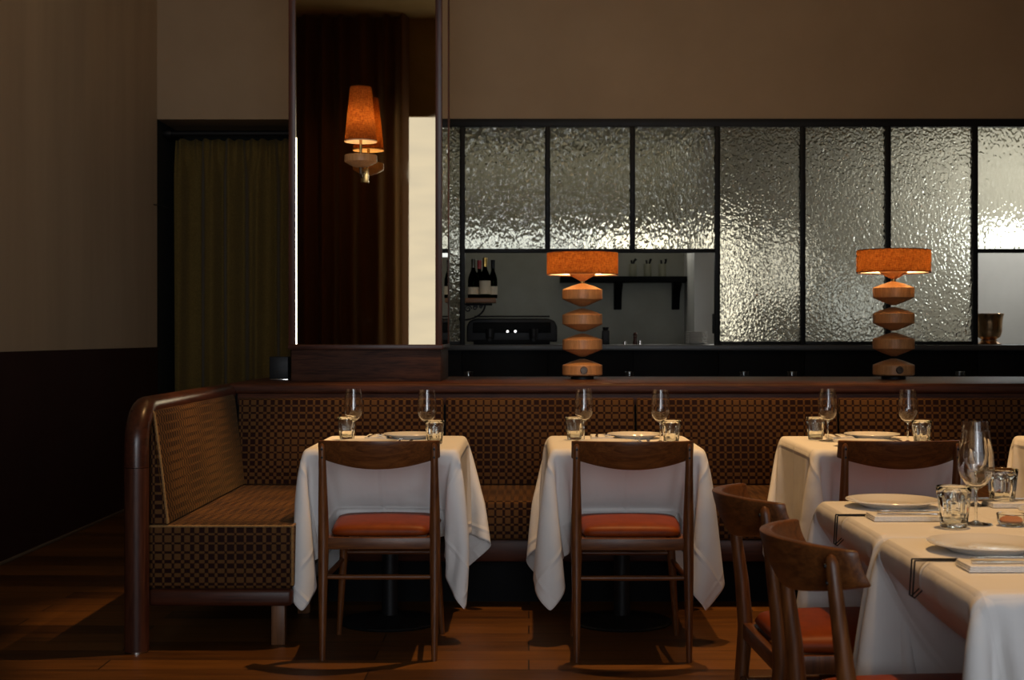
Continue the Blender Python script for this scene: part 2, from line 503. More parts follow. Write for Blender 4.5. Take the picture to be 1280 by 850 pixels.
VELV = fabric('brown velvet curtain', (.20, .088, .034), (.26, .115, .045), 60, .85, .3)
def see_through(m, col, f):
    nt = m.node_tree; b = nt.nodes['Principled BSDF']; o = nt.nodes['Material Output']
    tr = nt.nodes.new('ShaderNodeBsdfTranslucent'); tr.inputs['Color'].default_value = c4(col)
    mx = nt.nodes.new('ShaderNodeMixShader'); mx.inputs[0].default_value = f
    nt.links.new(b.outputs[0], mx.inputs[1]); nt.links.new(tr.outputs[0], mx.inputs[2]); nt.links.new(mx.outputs[0], o.inputs['Surface'])
see_through(VELV, (.75, .52, .25), .2)
FLOORM = floor_mat()

# ------------------------------------------------------------------ the room
XL, YB, YR, ZC = -2.77, 10.6, -1.6, 4.84
XR = 4.6
obj('floor', B(XL - .1, XR + .1, YR - .1, 11.6, -.06, 0), FLOORM, smooth=False, kind='structure')
obj('ceiling', B(XL - .1, XR + .1, YR - .1, YB + .3, ZC, ZC + .1), CEIL, smooth=False, kind='structure')
bm = bmesh.new(); box(bm, XL - .1, XL, YR - .1, YB, 1.117, ZC)
obj('wall_left', bm, PAINTL, smooth=False, kind='structure')
obj('wall_left_dado', B(XL - .1, XL + .004, YR - .1, YB, 0, 1.117), MAROON, smooth=False, kind='structure').name = 'trim_1'
obj('baseboard_left', B(XL, XL + .012, YR, YB, 0, .018, bev=.004), plain('pale skirting bead', (.16, .12, .08), .5), kind='structure')
# upper rear wall (over the alcove and the glazed screen)
ZS = 2.815
bm = bmesh.new(); box(bm, XL, XR, YB, YB + .35, ZS, ZC)
obj('wall_back', bm, PAINT, smooth=False, kind='structure')
# alcove behind the curtain
XA1 = -1.62
bm = bmesh.new()
box(bm, XL - .1, XA1 + .02, 11.42, 11.5, 0, ZS)
box(bm, XL - .1, XL, YB, 11.42, 0, ZS)
box(bm, XA1, XA1 + .38, YB, 11.5, 0, ZS)
obj('wall_alcove', bm, plaster('dark alcove paint', (.012, .014, .013), (.018, .020, .018), 2), smooth=False, kind='structure')
obj('ceiling_alcove', B(XL, XA1, YB + .35, 11.5, ZS, ZS + .08), PAINT, smooth=False, kind='structure')
# wall on the right (out of the frame) and rear wall behind the camera with its window
obj('wall_right', B(XR, XR + .1, YR - .1, YB + .3, 0, ZC), PAINT, smooth=False, kind='structure')
WX0, WX1, WZ0, WZ1 = -1.42, 4.3, .55, 3.72
bm = bmesh.new()
box(bm, XL, WX0 - .1, YR - .1, YR, 0, ZC); box(bm, WX1, XR, YR - .1, YR, 0, ZC)
box(bm, WX0 - .1, WX1, YR - .1, YR, 0, WZ0); box(bm, WX0 - .1, WX1, YR - .1, YR, WZ1, ZC)
obj('wall_front', bm, OCHRE, smooth=False, kind='structure')
def window_mat():
    m, nt, b, o = nodes('daylit window blind')
    e = nt.nodes.new('ShaderNodeEmission')
    tc = nt.nodes.new('ShaderNodeTexCoord'); wv = nt.nodes.new('ShaderNodeTexNoise')
    mp = nt.nodes.new('ShaderNodeMapping'); mp.inputs['Scale'].default_value = (.6, 1, 2.5)
    nt.links.new(tc.outputs['Object'], mp.inputs[0]); nt.links.new(mp.outputs[0], wv.inputs['Vector']); wv.inputs['Scale'].default_value = 2
    cr = nt.nodes.new('ShaderNodeValToRGB')
    cr.color_ramp.elements[0].position = .3; cr.color_ramp.elements[0].color = (.78, .82, .92, 1)
    cr.color_ramp.elements[1].position = .7; cr.color_ramp.elements[1].color = (.90, .93, 1.0, 1)
    nt.links.new(wv.outputs['Fac'], cr.inputs[0]); nt.links.new(cr.outputs[0], e.inputs['Color'])
    e.inputs['Strength'].default_value = WIN_S
    nt.links.new(e.outputs[0], o.inputs['Surface'])
    return m
WIN_S = 1.1
obj('window_1', B(WX0 - .1, WX1, YR - .09, YR - .07, WZ0, WZ1), window_mat(), smooth=False, kind='structure')

def curtain(bm, x0, x1, y, z0, z1, amp, folds, seed, nx=220, nz=26, gather=0.0, flare=0.0, fine=1.0):
    rnd = random.Random(seed)
    ph = [rnd.uniform(0, 6.28) for _ in range(4)]
    g = []
    for j in range(nz + 1):
        t = j / nz
        z = z0 + (z1 - z0) * t
        row = []
        for i in range(nx + 1):
            s = i / nx
            a = folds * 2 * PI * s
            w = math.sin(a + .9 * math.sin(1.7 * s * 2 * PI + ph[0])) + .4 * fine * math.sin(2.3 * a + ph[1] + .8 * (1 - t))
            w += .25 * math.sin(.5 * a + ph[2])
            tt = max(0, (t - (1 - gather)) / gather) if gather else 0
            w2 = math.sin(a * 3.1 + ph[3]) * .35
            yy = y - amp * (w * (1 - .75 * tt) + w2 * tt)
            x = x0 + (x1 - x0) * s + (s - .5) * flare * (1 - t) + .012 * math.sin(a + ph[2]) * (1 - t)
            zz = z + (.008 * math.sin(a * 2.2 + ph[1]) if j == nz else 0)
            row.append(bm.verts.new((x, yy, zz)))
        g.append(row)
    for j in range(nz):
        for i in range(nx):
            bm.faces.new((g[j][i], g[j][i + 1], g[j + 1][i + 1], g[j + 1][i]))
    bmesh.ops.solidify(bm, geom=bm.faces[:], thickness=.004)
    return bm

ct = thing('curtain', 'olive linen curtain gathered on black rod in left alcove', 'curtain', (0, 0, 0))
bm = bmesh.new(); curtain(bm, -2.70, -1.82, 10.87, .02, 2.70, .055, 4.6, 3, gather=.1, fine=.55)
obj('drape', bm, CURT, ct, sharp=3)
rd = thing('curtain_rod', 'black curtain rod across the top of left alcove', 'curtain rod', (0, 0, 0))
bm = T([(-2.76, 10.78, 2.735), (XA1, 10.78, 2.735)], .022, 12)
obj('rod', bm, BLACK, rd)
obj('finial', L([(0, -.035), (.03, -.03), (.036, 0), (.03, .03), (0, .035)], 16), BLACK, rd).matrix_local = Matrix.Translation((-2.735, 10.78, 2.735)) @ Matrix.Rotation(PI / 2, 4, 'Y')
tag(obj('cable', T([(XL, 10.5, 2.17), (XL + .05, 10.5, 2.165), (XL + .09, 10.5, 2.15), (XL + .11, 10.5, 2.145)], .004, 6), BLACK),
    'short black cable poking out of the left wall beside the curtain', 'cable')
vc = thing('velvet_curtain', 'tall brown velvet curtain reflected in the column mirror', 'curtain', (0, 0, 0))
bm = bmesh.new(); curtain(bm, -2.72, -1.36, YR + .2, .02, ZC - .01, .085, 6, 11, nx=260, nz=8, fine=.15)
obj('drape', bm, VELV, vc, sharp=3)

# ------------------------------------------------------------------ glazed kitchen screen and bar
def ux(u, d): return (u - CX) * d / F
def vz(v, d): return HC - (v - CY) * d / F
gs = thing('glazed_screen', 'black steel glazed screen of textured panes above the bar', 'glass partition', (0, 0, 0))
zt0, zt1 = vz(159, YB), ZS            # top rail
zm = 1.16                              # bottom rail top
zb = 1.134                            # bar top
zu = vz(311, YB)                       # bottom of upper panes
mull = [470, 578, 684.5, 790.5, 896.5, 1003, 1109.5, 1218, 1325, 1428]
xs = [ux(u, YB) for u in mull]
XS0, XS1 = XA1 + .385, XR - .002
bm = bmesh.new()
box(bm, XS0, XS1, YB - .03, YB + .05, zt0, zt1, bev=.004)
obj('top_rail', bm, BLACKF, gs)
fullp = [(0, 1), (4, 5), (5, 6), (6, 7), (8, 9)]
upper = [(1, 2), (2, 3), (3, 4), (7, 8)]
for i, x in enumerate(xs):
    full = True
    z0 = zb if i in (0, 1, 4, 5, 6, 7, 8, 9) else zu - .03
    obj('mullion', B(x - .019, x + .019, YB - .03, YB + .04, z0, zt0, bev=.003), BLACKF, gs)
for a, b_ in fullp:
    obj('bottom_bar', B(xs[a] + .019, xs[b_] - .019, YB - .02, YB + .03, zb, zm, bev=.003), BLACKF, gs)
    obj('glass_pane', B(xs[a] + .015, xs[b_] - .015, YB, YB + .008, zm - .005, zt0 + .005), PANE_B, gs, smooth=False)
for a, b_ in upper:
    obj('bottom_bar', B(xs[a] + .019, xs[b_] - .019, YB - .02, YB + .03, zu - .03, zu, bev=.003), BLACKF, gs)
    obj('glass_pane', B(xs[a] + .015, xs[b_] - .015, YB, YB + .008, zu - .005, zt0 + .005), PANE_A, gs, smooth=False)
hx = ux(894, YB)
obj('handle', B(hx - .014, hx + .014, YB + .045, YB + .07, vz(417, YB), vz(392, YB), bev=.005), BLACK, gs)

bc = thing('bar_counter', 'black bar counter under the glazed screen', 'counter', (0, 0, 0))
obj('counter_top', B(XS0, XS1, YB - .12, 11.45, zb - .04, zb, bev=.004), STONE, bc)
for i in range(len(xs)):
    xa = xs[i - 1] if i else XS0
    obj('front_panel', B(xa + .002, xs[i] - .002, YB - .08, YB - .05, .06, zb - .04, bev=.002), BLACKC, bc)
obj('body', B(XS0, XS1, YB - .05, 11.2, 0, zb - .04), BLACKC, bc)

# kitchen behind
KY, KY2, KXS = 13.0, 12.2, ux(868, 12.2)
bm = bmesh.new()
box(bm, -3.2, KXS + .1, KY, KY + .1, 0, 3.0)
obj('wall_kitchen_back', bm, KWALL, smooth=False, kind='structure')
obj('wall_kitchen_pier', B(KXS, 6.2, KY2, KY + .1, 0, 3.0), KWALLB, smooth=False, kind='structure')
obj('wall_kitchen_left', B(-3.3, -3.2, 11.5, KY + .1, 0, 3.0), KWALL, smooth=False, kind='structure')
obj('wall_kitchen_right', B(6.1, 6.2, YB + .3, KY2, 0, 3.0), KWALLB, smooth=False, kind='structure')
obj('ceiling_kitchen', B(-3.3, 6.2, YB + .35, KY + .1, 2.95, 3.05), KWALL, smooth=False, kind='structure')
obj('floor_kitchen', B(-3.3, 6.2, 11.6, KY + .1, -.06, 0), STONE, smooth=False, kind='structure')

# bottle shelf on a scroll bracket
DS = 11.02
zsh = vz(373, DS)
sh = thing('bottle_shelf', 'small oak shelf on a scrolled iron bracket behind the bar', 'shelf', (0, 0, 0))
sx0, sx1 = ux(577, DS), ux(620, DS)
obj('shelf_board', B(sx0, sx1, DS - .12, DS + .12, zsh - .035, zsh, bev=.003), W_SHELF, sh)
bm = bmesh.new()
zq = zsh - .037
tube(bm, [(sx0 + .01, DS, zq - .01), (sx1 - .03, DS, zq - .01)], .008, 8)
tube(bm, [(sx0 + .012, DS, zq), (sx0 + .012, DS, zq - .14)], .008, 8)
tube(bm, [(sx0 + .012 + .17 * math.sin(a) , DS, zq - .13 + .12 * (1 - math.cos(a))) for a in [k * .16 for k in range(11)]], .007, 8)
for cx_, cz_, r_ in ((sx0 + .05, zq - .045, .028), (sx0 + .105, zq - .035, .02), (sx0 + .15, zq - .028, .014)):
    tube(bm, [(cx_ + (r_ * (1 - k / 40)) * math.cos(k * .3), DS, cz_ + (r_ * (1 - k / 40)) * math.sin(k * .3)) for k in range(32)], .005, 6)
obj('bracket', bm, BLACK, sh)

def bottle(name, label, x, y, foil, lab, h=.305, r=.043):
    t = thing(name, label, 'bottle', (x, y, zsh), 0, 'bottles on the small bar shelf')
    s = h / .305
    obj('body', L([(0, .004), (r * .9, 0), (r, .006), (r, .13 * s), (r * .96, .155 * s), (r * .7, .19 * s), (r * .42, .215 * s), (.0145, .24 * s), (.0145, .298 * s), (0, .30 * s)], 28), DARKG, t)
    obj('foil', L([(.0148, .235 * s), (.0156, .236 * s), (.0165, .285 * s), (.0175, .29 * s), (.0165, .303 * s), (0, .305 * s)], 20), foil, t)
    lb = obj('paper_label', L([(r + .0006, .03 * s), (r + .0006, lab * s)], 28), CREAM, t)
    return t
bottle('champagne_bottle', 'dark bottle with broad cream label, leftmost on the small bar shelf', ux(592, DS), DS - .04, plain('dark foil', (.05, .04, .02), .3), .085)
bottle('champagne_bottle', 'gold-necked bottle with tall cream label in the middle of bar shelf', ux(606.5, DS), DS - .05, GOLD, .13, .315)
bottle('champagne_bottle', 'dark bottle with narrow pale label, rightmost on the small bar shelf', ux(617.5, DS) - .008, DS + .005, BLACK, .095, .30, .034)
bottle('wine_bottle', 'red-capped bottle standing behind the others on the bar shelf', ux(599, DS), DS + .06, RED, .06, .30, .037)

# espresso machine, black
em = thing('espresso_machine', 'low black espresso machine on the back bar below bottles', 'coffee machine', (ux(640, 11.15), 11.15, zb))
hw = .355; hz = vz(398, 11.15) - zb
pl = [(-hw, 0.02), (hw, .02), (hw, hz * .7), (hw - .02, hz * .9), (hw - .07, hz), (-hw + .07, hz), (-hw + .02, hz * .9), (-hw, hz * .7)]
obj('body', P(pl, 'y', -.02, .2, bev=.012, seg=3), BLACK, em)
obj('front_panel', B(-hw + .05, hw - .05, -.05, -.02, hz * .45, hz * .85, bev=.008), BLACKC, em)
for sx in (-.17, .17):
    bm = L([(0, -.05), (.03, -.05), (.034, -.01), (.034, .03), (0, .03)], 20); 
    g = obj('group_head', bm, BLACK, em); g.location = (sx, -.075, hz * .45)
    h_ = obj('portafilter', T([(0, 0, -.04), (0, -.09, -.055)], [.011, .014], 10), BLACK, g)
obj('drip_tray', B(-hw + .06, hw - .06, -.16, -.02, 0.0, .035, bev=.005), BLACKC, em)
obj('cup_rail', T([(-hw + .06, .0, hz + .015), (hw - .06, .0, hz + .015)], .006, 8), BLACK, em)
for dx in (-.034, .026):
    obj('gauge', L([(0, .004), (.009, .004), (.012, 0), (.012, -.01)], 16), STEEL, em).matrix_local = Matrix.Translation((dx, -.055, hz * .5)) @ Matrix.Rotation(PI / 2, 4, 'X')
gr = thing('coffee_grinder', 'small black box grinder beside the espresso machine', 'grinder', (ux(757, 11.15), 11.15, zb))
obj('body', B(-.028, .028, -.05, .05, 0, .11, bev=.006), BLACK, gr)
obj('hopper', L([(0, .11), (.02, .11), (.026, .135), (0, .137)], 16), BLACK, gr)

# wall shelf with three canisters
wsx0, wsx1 = ux(700, 12.9), ux(868, 12.9)
zw = vz(346, 12.87)
ws = thing('wall_shelf', 'dark wooden wall shelf on two brackets in the kitchen', 'shelf', (0, 0, 0))
obj('shelf_board', B(wsx0, wsx1, 12.74, 13.0, zw - .05, zw, bev=.004), BLACKC, ws)
for u in (773, 846):
    x = ux(u, 12.87); z0 = zw - .05
    obj('bracket', P([(13.0, z0), (12.76, z0), (12.775, z0 - .03), (12.90, z0 - .09), (12.95, z0 - .2), (12.96, z0 - .245), (13.0, z0 - .245)], 'x', x - .035, x + .035, bev=.004), BLACKC, ws)
for k, (u, nm) in enumerate(((791, 'left'), (809.6, 'middle'), (828, 'right'))):
    t = thing('canister', 'pale canister with dark utensils, %s one of three on the kitchen shelf' % nm, 'canister', (ux(u, 12.85), 12.85, zw), 0, 'canisters on the kitchen shelf')
    obj('pot', L([(0, .0), (.032, 0), (.034, .005), (.034, .112), (.030, .115), (.029, .02), (0, .02)], 24), plain('stoneware', (.30, .29, .20), .5), t)
    obj('utensil', T([(-.01, 0, .03), (.012 + .01 * k, 0, .14), (.03, .0, .16)], [.006, .009, .012], 8), BLACK, t)
    obj('utensil', T([(.008, .01, .03), (-.012, .01, .15)], [.005, .009], 8), BLACK, t)

pst = None
for k in range(7):
    z = zb + k * .0145
    o = obj('side_plate', L([(0, 0), (.05, 0), (.055, .003), (.09, .012), (.091, .0145), (.052, .006), (0, .005)], 32), CHINA) if pst is None else dup(pst, (0, 0, 0))
    if pst is None: pst = o
    o.location = (ux(870, 11.15), 11.15, z)
    nth = ['lowest', 'second from bottom', 'third from bottom', 'fourth from bottom', 'fifth from bottom', 'sixth from bottom', 'topmost'][k]
    tag(o, 'white plate in the stack on the back bar, %s' % nth, 'plate', 'stacked plates on the back bar')
for u, nm, r, h in ((781, 'left', .014, .024), (800, 'right', .013, .034)):
    t = thing('salt_shaker', 'tiny steel shaker on the back bar, %s of the pair by plates' % nm, 'shaker', (ux(u, 11.0), 11.0, zb), 0, 'steel shakers on the back bar')
    obj('body', L([(0, 0), (r, 0), (r * .9, h * .7), (0, h * .7)], 16), STEEL, t)
    obj('cap', L([(r * .92, h * .7), (r * .9, h * .85), (r * .5, h), (0, h)], 16), STEEL, t)
t = thing('pepper_mill', 'slim dark wooden pepper mill on the back bar', 'pepper mill', (ux(794, 11.12), 11.12, zb))
obj('body', L([(0, 0), (.02, 0), (.02, .01), (.013, .04), (.017, .065), (0, .066)], 20), W_DARK, t)
obj('knob', L([(.016, .067), (.018, .08), (.010, .096), (0, .098)], 16), W_DARK, t)
# bronze bucket in the right opening
t = thing('ice_bucket', 'shiny bronze footed ice bucket on the bar at right', 'ice bucket', (ux(1236, 10.9), 10.9, zb))
obj('bowl', L([(0, .035), (.05, .035), (.085, .06), (.098, .10), (.10, .17), (.106, .215), (.114, .236), (.112, .238), (.102, .216), (.096, .17), (.094, .1), (.08, .065), (0, .045)], 40), BRONZE, t)
obj('foot', L([(0, 0), (.092, 0), (.094, .008), (.075, .016), (.06, .026), (.062, .036), (0, .036)], 40), BRONZE, t)

# ------------------------------------------------------------------ divider ledge behind the bench
ZL = .965
dv = thing('divider_ledge', 'long dark polished wooden ledge along the top of bench', 'ledge', (0, 0, 0))
bm = bmesh.new(); box(bm, -1.5, 4.2, 7.02, 8.25, ZL - .05, ZL, bev=.015, seg=3)
obj('top_board', bm, W_LEDGE, dv)
obj('front_fascia', B(-1.44, 4.2, 7.03, 7.06, .86, ZL - .05, bev=.004), W_LEDGE, dv)
obj('body', B(-1.5, 4.2, 7.06, 8.22, 0, ZL - .05), BLACKC, dv)
obj('rear_shelf', B(-1.1, 4.2, 8.25, 8.62, .89, .93, bev=.004), BLACKC, dv)
obj('rear_panel', B(-1.1, 4.2, 8.25, 8.58, 0, .89), BLACKC, dv)

# votive holders on the rear shelf
vproto = None
vpos = [(586, 'nearest the mirror column'), (787, 'just right of the left table lamp'), (930, 'halfway between the two table lamps'),
        (990, 'left of the right table lamp'), (1200, 'right of the right table lamp')]
for u, nm in vpos:
    loc = (ux(u, 8.45), 8.45, .9305)
    if vproto is None:
        vproto = thing('tealight_holder', 'x', 'tealight holder', loc, 0, 'tealight holders behind the ledge')
        obj('glass_cup', L([(0, 0), (.026, 0), (.029, .004), (.03, .057), (.0275, .058), (.0265, .008), (0, .007)], 24), TUMG, vproto)
        obj('wax_candle', L([(0, .0085), (.019, .0085), (.019, .022), (0, .021)], 20), plain('pale wax', (.65, .58, .44), .5), vproto)
        o = vproto
    else: o = dup(vproto, loc)
    o['label'] = 'small glass tealight holder peeping over ledge, ' + nm

# ------------------------------------------------------------------ mirror column
cxa, cxb, cy0, cy1 = -1.242, -.449, 7.36, 8.02
mc = thing('mirror_column', 'tall square column clad in framed mirror standing on ledge', 'column', (0, 0, 0))
obj('core', B(cxa + .02, cxb - .02, cy0 + .02, cy1, ZL, ZC), W_DARK, mc)
obj('plinth', B(cxa + .012, cxb - .006, cy0 + .004, cy1 + .006, ZL, 1.13, bev=.003), wood('plinth oak', (.014, .005, .003), (.065, .024, .012), 'X', 1.5, .6, .15), mc)
obj('bottom_trim', B(cxa - .002, cxb + .004, cy0 - .014, cy1 + .01, 1.13, 1.156, bev=.003), W_DARK, mc)
obj('frame_stile', B(cxa, cxa + .036, cy0 - .012, cy0 + .03, 1.156, ZC, bev=.003), W_POST, mc)
obj('frame_stile', B(cxb - .034, cxb, cy0 - .012, cy0 + .03, 1.156, ZC, bev=.003), W_POST, mc)
obj('frame_stile', B(cxb - .02, cxb + .003, cy1 - .09, cy1 + .01, 1.156, ZC, bev=.003), W_POST, mc)
obj('mirror_panel', B(cxa + .036, cxb - .034, cy0, cy0 + .006, 1.156, ZC), MIRROR, mc, smooth=False)
obj('mirror_panel', B(cxb - .006, cxb, cy0 + .03, cy1 - .09, 1.156, ZC), MIRROR, mc, smooth=False)
# bevelled glass edge along the left stile
xe = cxa + .036
bm = P([(xe, cy0 - .0016), (xe + .006, cy0 - .0006), (xe + .006, cy0), (xe, cy0)], 'z', 1.158, vz(172, 7.36))
obj('mirror_edge', bm, MIRROR, mc, smooth=False)

# sconce on the mirror
SX, SY = ux(451, 7.19), 7.19
sn = thing('wall_sconce', 'conical orange shaded wall sconce fixed to the column mirror', 'wall lamp', (SX, SY, 0))
zsb, zst = vz(177, SY), vz(109, SY)
ssh = obj('shade', L([(.082, zsb), (.054, zst)], 40), SHADE, sn)
obj('lining', L([(.0795, zsb), (.0515, zst)], 40), LINING, ssh)
obj('shade_rim', L([(.0825, zsb - .002), (.0835, zsb + .003), (.0795, zsb + .003), (.0795, zsb - .002)], 40, close=True), LINING, sn)
zd1, zd0 = vz(194, SY), vz(204, SY)
obj('wooden_disc', L([(0, zd1 + .008), (.03, zd1 + .006), (.08, zd1), (.082, zd1 - .004), (.082, zd0 + .006), (.05, zd0 - .012), (.02, zd0 - .022), (0, zd0 - .022)], 36), W_LAMP, sn)
bm = bmesh.new()
tube(bm, [(0, 0, zd0 - .02), (0, 0, zd0 - .05), (0, .03, zd0 - .065), (0, .08, zd0 - .04), (0, cy0 - SY, zd0 - .03)], .008, 10)
obj('bracket', bm, plain('dark bronze', (.06, .04, .025), .4, .7), sn)
obj('wall_plate', B(-.02, .02, cy0 - SY - .012, cy0 - SY, zd0 - .08, zd0 + .02, bev=.003), BRASS, sn)
obj('stem', T([(0, 0, zd1), (0, 0, zsb + .07)], .007, 10), BRASS, sn)
def bulb_mat():
    m, nt, b, o = nodes('frosted warm bulb')
    e = nt.nodes.new('ShaderNodeEmission'); e.inputs['Color'].default_value = (1, .62, .26, 1); e.inputs['Strength'].default_value = 6
    t = nt.nodes.new('ShaderNodeBsdfTransparent')
    mx = nt.nodes.new('ShaderNodeMixShader'); mx.inputs[0].default_value = .25
    nt.links.new(t.outputs[0], mx.inputs[1]); nt.links.new(e.outputs[0], mx.inputs[2]); nt.links.new(mx.outputs[0], o.inputs['Surface'])
    return m
bulbm = bulb_mat()
obj('bulb', L([(0, zsb + .07), (.012, zsb + .075), (.018, zsb + .10), (.022, zsb + .125), (.014, zsb + .148), (0, zsb + .152)], 20), bulbm, sn)

# ------------------------------------------------------------------ turned table lamps
def lamp_build(lab, u, d, s):
    t = thing('table_lamp', lab, 'table lamp', (ux(u, d), d, ZL), 0, 'turned wood table lamps on the ledge')
    t.scale = (s, s, s)
    R, r0 = .109, .014
    zz = .018
    obj('foot', L([(0, 0), (.062, 0), (.062, .012), (.05, .018), (0, .018)], 36), BLACK, t)
    for k in range(4):
        z0 = zz + k * .1365
        cone_b = .034 if k else .004
        z = z0 - (.0 if k else .0)
        if k == 0:
            pr = [(0, z), (.085, z), (.105, z + .004), (R, z + .009), (R, z + .056), (R - .002, z + .059), (.06, z + .078), (r0, z + .092), (0, z + .092)]
        else:
            z -= .032
            pr = [(0, z), (r0, z), (.06, z + .018), (R - .002, z + .039), (R, z + .042), (R, z + .090), (R - .002, z + .093), (.06, z + .112), (r0, z + .126), (0, z + .126)]
        obj('wooden_disc', L(pr, 48), W_LAMP, t, sharp=.5)
    zn = zz + 3 * .1365 - .032 + .126
    obj('neck', L([(0, zn - .003), (r0 * .9, zn), (r0 * .9, zn + .012), (0, zn + .014)], 20), BRASS, t)
    zn += .012
    obj('holder_cone', L([(0, zn), (r0, zn), (.045, zn + .018), (.072, zn + .036), (.072, zn + .042), (0, zn + .044)], 40), W_LAMP, t)
    zs = zn + .034; RS = .194; H = .122
    obj('socket', L([(0, zn + .044), (.016, zn + .044), (.016, zn + .075), (0, zn + .075)], 16), BRASS, t)
    b_ = obj('bulb', L([(0, zn + .074), (.013, zn + .076), (.022, zn + .095), (.024, zn + .108), (.016, zn + .124), (0, zn + .129)], 20), bulbm, t)
    sh = obj('shade', L([(RS, zs), (RS, zs + H)], 64), SHADE, t)
    obj('lining', L([(RS - .003, zs), (RS - .003, zs + H)], 64), LINING, sh)
    obj('rim', L([(RS + .001, zs - .001), (RS + .001, zs + .003), (RS - .004, zs + .003), (RS - .004, zs - .001)], 64, close=True), fabric('maroon binding', (.12, .03, .01), (.15, .04, .012), 80), sh)
    obj('rim', L([(RS + .001, zs + H - .004), (RS + .001, zs + H), (RS - .004, zs + H), (RS - .004, zs + H - .004)], 64, close=True), fabric('maroon binding', (.12, .03, .01), (.15, .04, .012), 80), sh)
    bm = bmesh.new()
    for k in range(3):
        a = k * 2 * PI / 3 + .5
        tube(bm, [(.018 * math.cos(a), .018 * math.sin(a), zn + .07), (RS * math.cos(a), RS * math.sin(a), zs + H - .012)], .0022, 6)
    obj('spider', bm, BRASS, sh)
    obj('diffuser', L([(.074, zs + .006), (RS - .006, zs + .006)], 64), OPAL, sh)
    kn = obj('switch_knob', L([(0, .0), (.02, 0), (.02, .005), (.017, .009), (.011, .009), (.009, .006), (0, .006)], 28), plain('dark bronze knob', (.05, .03, .018), .35, .6), t)
    kn.matrix_local = Matrix.Translation((.004, -R + .001, zz + .033)) @ Matrix.Rotation(PI / 2, 4, 'X')
    ld = bpy.data.lights.new('lamp bulb light', 'POINT'); ld.energy = LAMP_W; ld.color = (1, .64, .32); ld.shadow_soft_size = .03
    lo = bpy.data.objects.new('lamp_bulb_light', ld); COL.objects.link(lo); lo.location = (ux(u, d), d, ZL + (zn + .098) * s)
    return t
LAMP_W = 15
lamp_build('turned wooden lamp with drum shade on ledge near the bottles', 728, 7.75, 1.0)
lamp_build('turned wooden lamp with drum shade at right before the tall panes', 1117, 7.75, 1.02)
ld = bpy.data.lights.new('sconce bulb light', 'POINT'); ld.energy = 2.4; ld.color = (1, .62, .3); ld.shadow_soft_size = .02
lo = bpy.data.objects.new('sconce_bulb_light', ld); COL.objects.link(lo); lo.location = (SX, SY, zsb + .11)

bx = thing('small_box', 'small black box on the ledge left of mirror column', 'box', (ux(350, 7.6), 7.6, ZL))
obj('case', B(-.05, .05, -.04, .04, .006, .125, bev=.004), BLACK, bx)
obj('metal_foot', B(-.046, .05, -.044, .04, 0, .007, bev=.001), STEEL, bx)

# ------------------------------------------------------------------ banquette
bn = thing('banquette', 'corner banquette upholstered in gold and maroon check with dark wood frame', 'bench', (0, 0, 0))
XP, YP = -1.49, 5.405
RP = .046
obj('post', T([(XP, YP, .006), (XP, YP, .70)], RP, 28), W_POST, bn)
obj('floor_glide', T([(XP, YP, 0), (XP, YP, .006)], RP * .9, 28), STEEL, bn)
zc = ZL - RP
arc = [(XP, YP, .702)] + [(XP, YP + .14 * (1 - math.cos(a)), zc - .14 + .14 * math.sin(a)) for a in [k * PI / 2 / 10 for k in range(11)]] + [(XP, 7.015, zc)]
obj('arm_rail', T(arc, RP, 28), W_DARKY, bn)
obj('side_panel', B(XP - .03, XP + .02, YP + .02, 7.015, .17, zc, bev=.004), W_DARKY, bn)
XW = -.906                                     # inner side of the wing
YF, YM, YK = 5.47, 6.27, 6.94                  # wing front, main seat front, foot of the back cushions
ZT = .472
ws_ = bmesh.new()
box(ws_, XP + .02, XW, YF, 6.96, .226, ZT, bev=.016, seg=3)
obj('wing_seat_cushion', ws_, WEAVE, bn, uv=True)
obj('wing_back_cushion', P([(XP + .03, ZT + .001), (-1.385, ZT + .001), (-1.436, .905), (-1.45, .918), (XP + .03, .918)], 'y', YF + .002, 6.96, bev=.012, seg=3), WEAVE, bn, uv=True)
EDGE_SHEEN = fabric('gold velvet piping', (.22, .12, .04), (.32, .18, .065), 150, .8, .1)  # velvet's sheen along the cushion edges, put in as lighter tubes
obj('edge_sheen', T([(XP + .035, YF + .006, .916), (-1.452, YF + .006, .914), (-1.441, YF + .006, .900), (-1.413, YF + .005, .69), (-1.389, YF + .005, ZT + .006)], .005, 8), EDGE_SHEEN, bn)
obj('edge_sheen', T([(XP + .03, YF + .004, ZT - .004), (XW - .006, YF + .004, ZT - .004), (XW - .004, YF + .012, ZT - .004), (XW - .004, YM, ZT - .004)], .005, 8), EDGE_SHEEN, bn)
obj('edge_sheen', T([(XW - .004, YF + .004, ZT - .004), (XW - .004, YF + .004, .24)], .005, 8), EDGE_SHEEN, bn)
obj('wing_base_rail', B(XP + .02, XW - .004, YF + .004, YF + .06, .158, .226, bev=.018, seg=3), W_DARK, bn)
obj('wing_inner_rail', B(XW - .05, XW - .004, YF + .06, YM, .158, .226, bev=.01), W_DARKY, bn)
obj('leg', B(-1.0, -.947, 5.52, 5.57, 0, .165, bev=.003), W_LEG, bn)
obj('leg', B(-1.0, -.947, 6.15, 6.2, 0, .165, bev=.003), W_LEG, bn)
seams = [XW + .003, -.414, .524, 1.52, 2.52, 3.5]
for i in range(5):
    xa = seams[i] + (.004 if i else 0); xb = seams[i + 1] - .004
    obj('seat_cushion', B(xa, xb, YM, 6.96, .30, ZT, bev=.016, seg=3), WEAVE, bn, uv=True)
bseam = [-1.43, -.414, .524, 1.52, 2.52, 3.5]
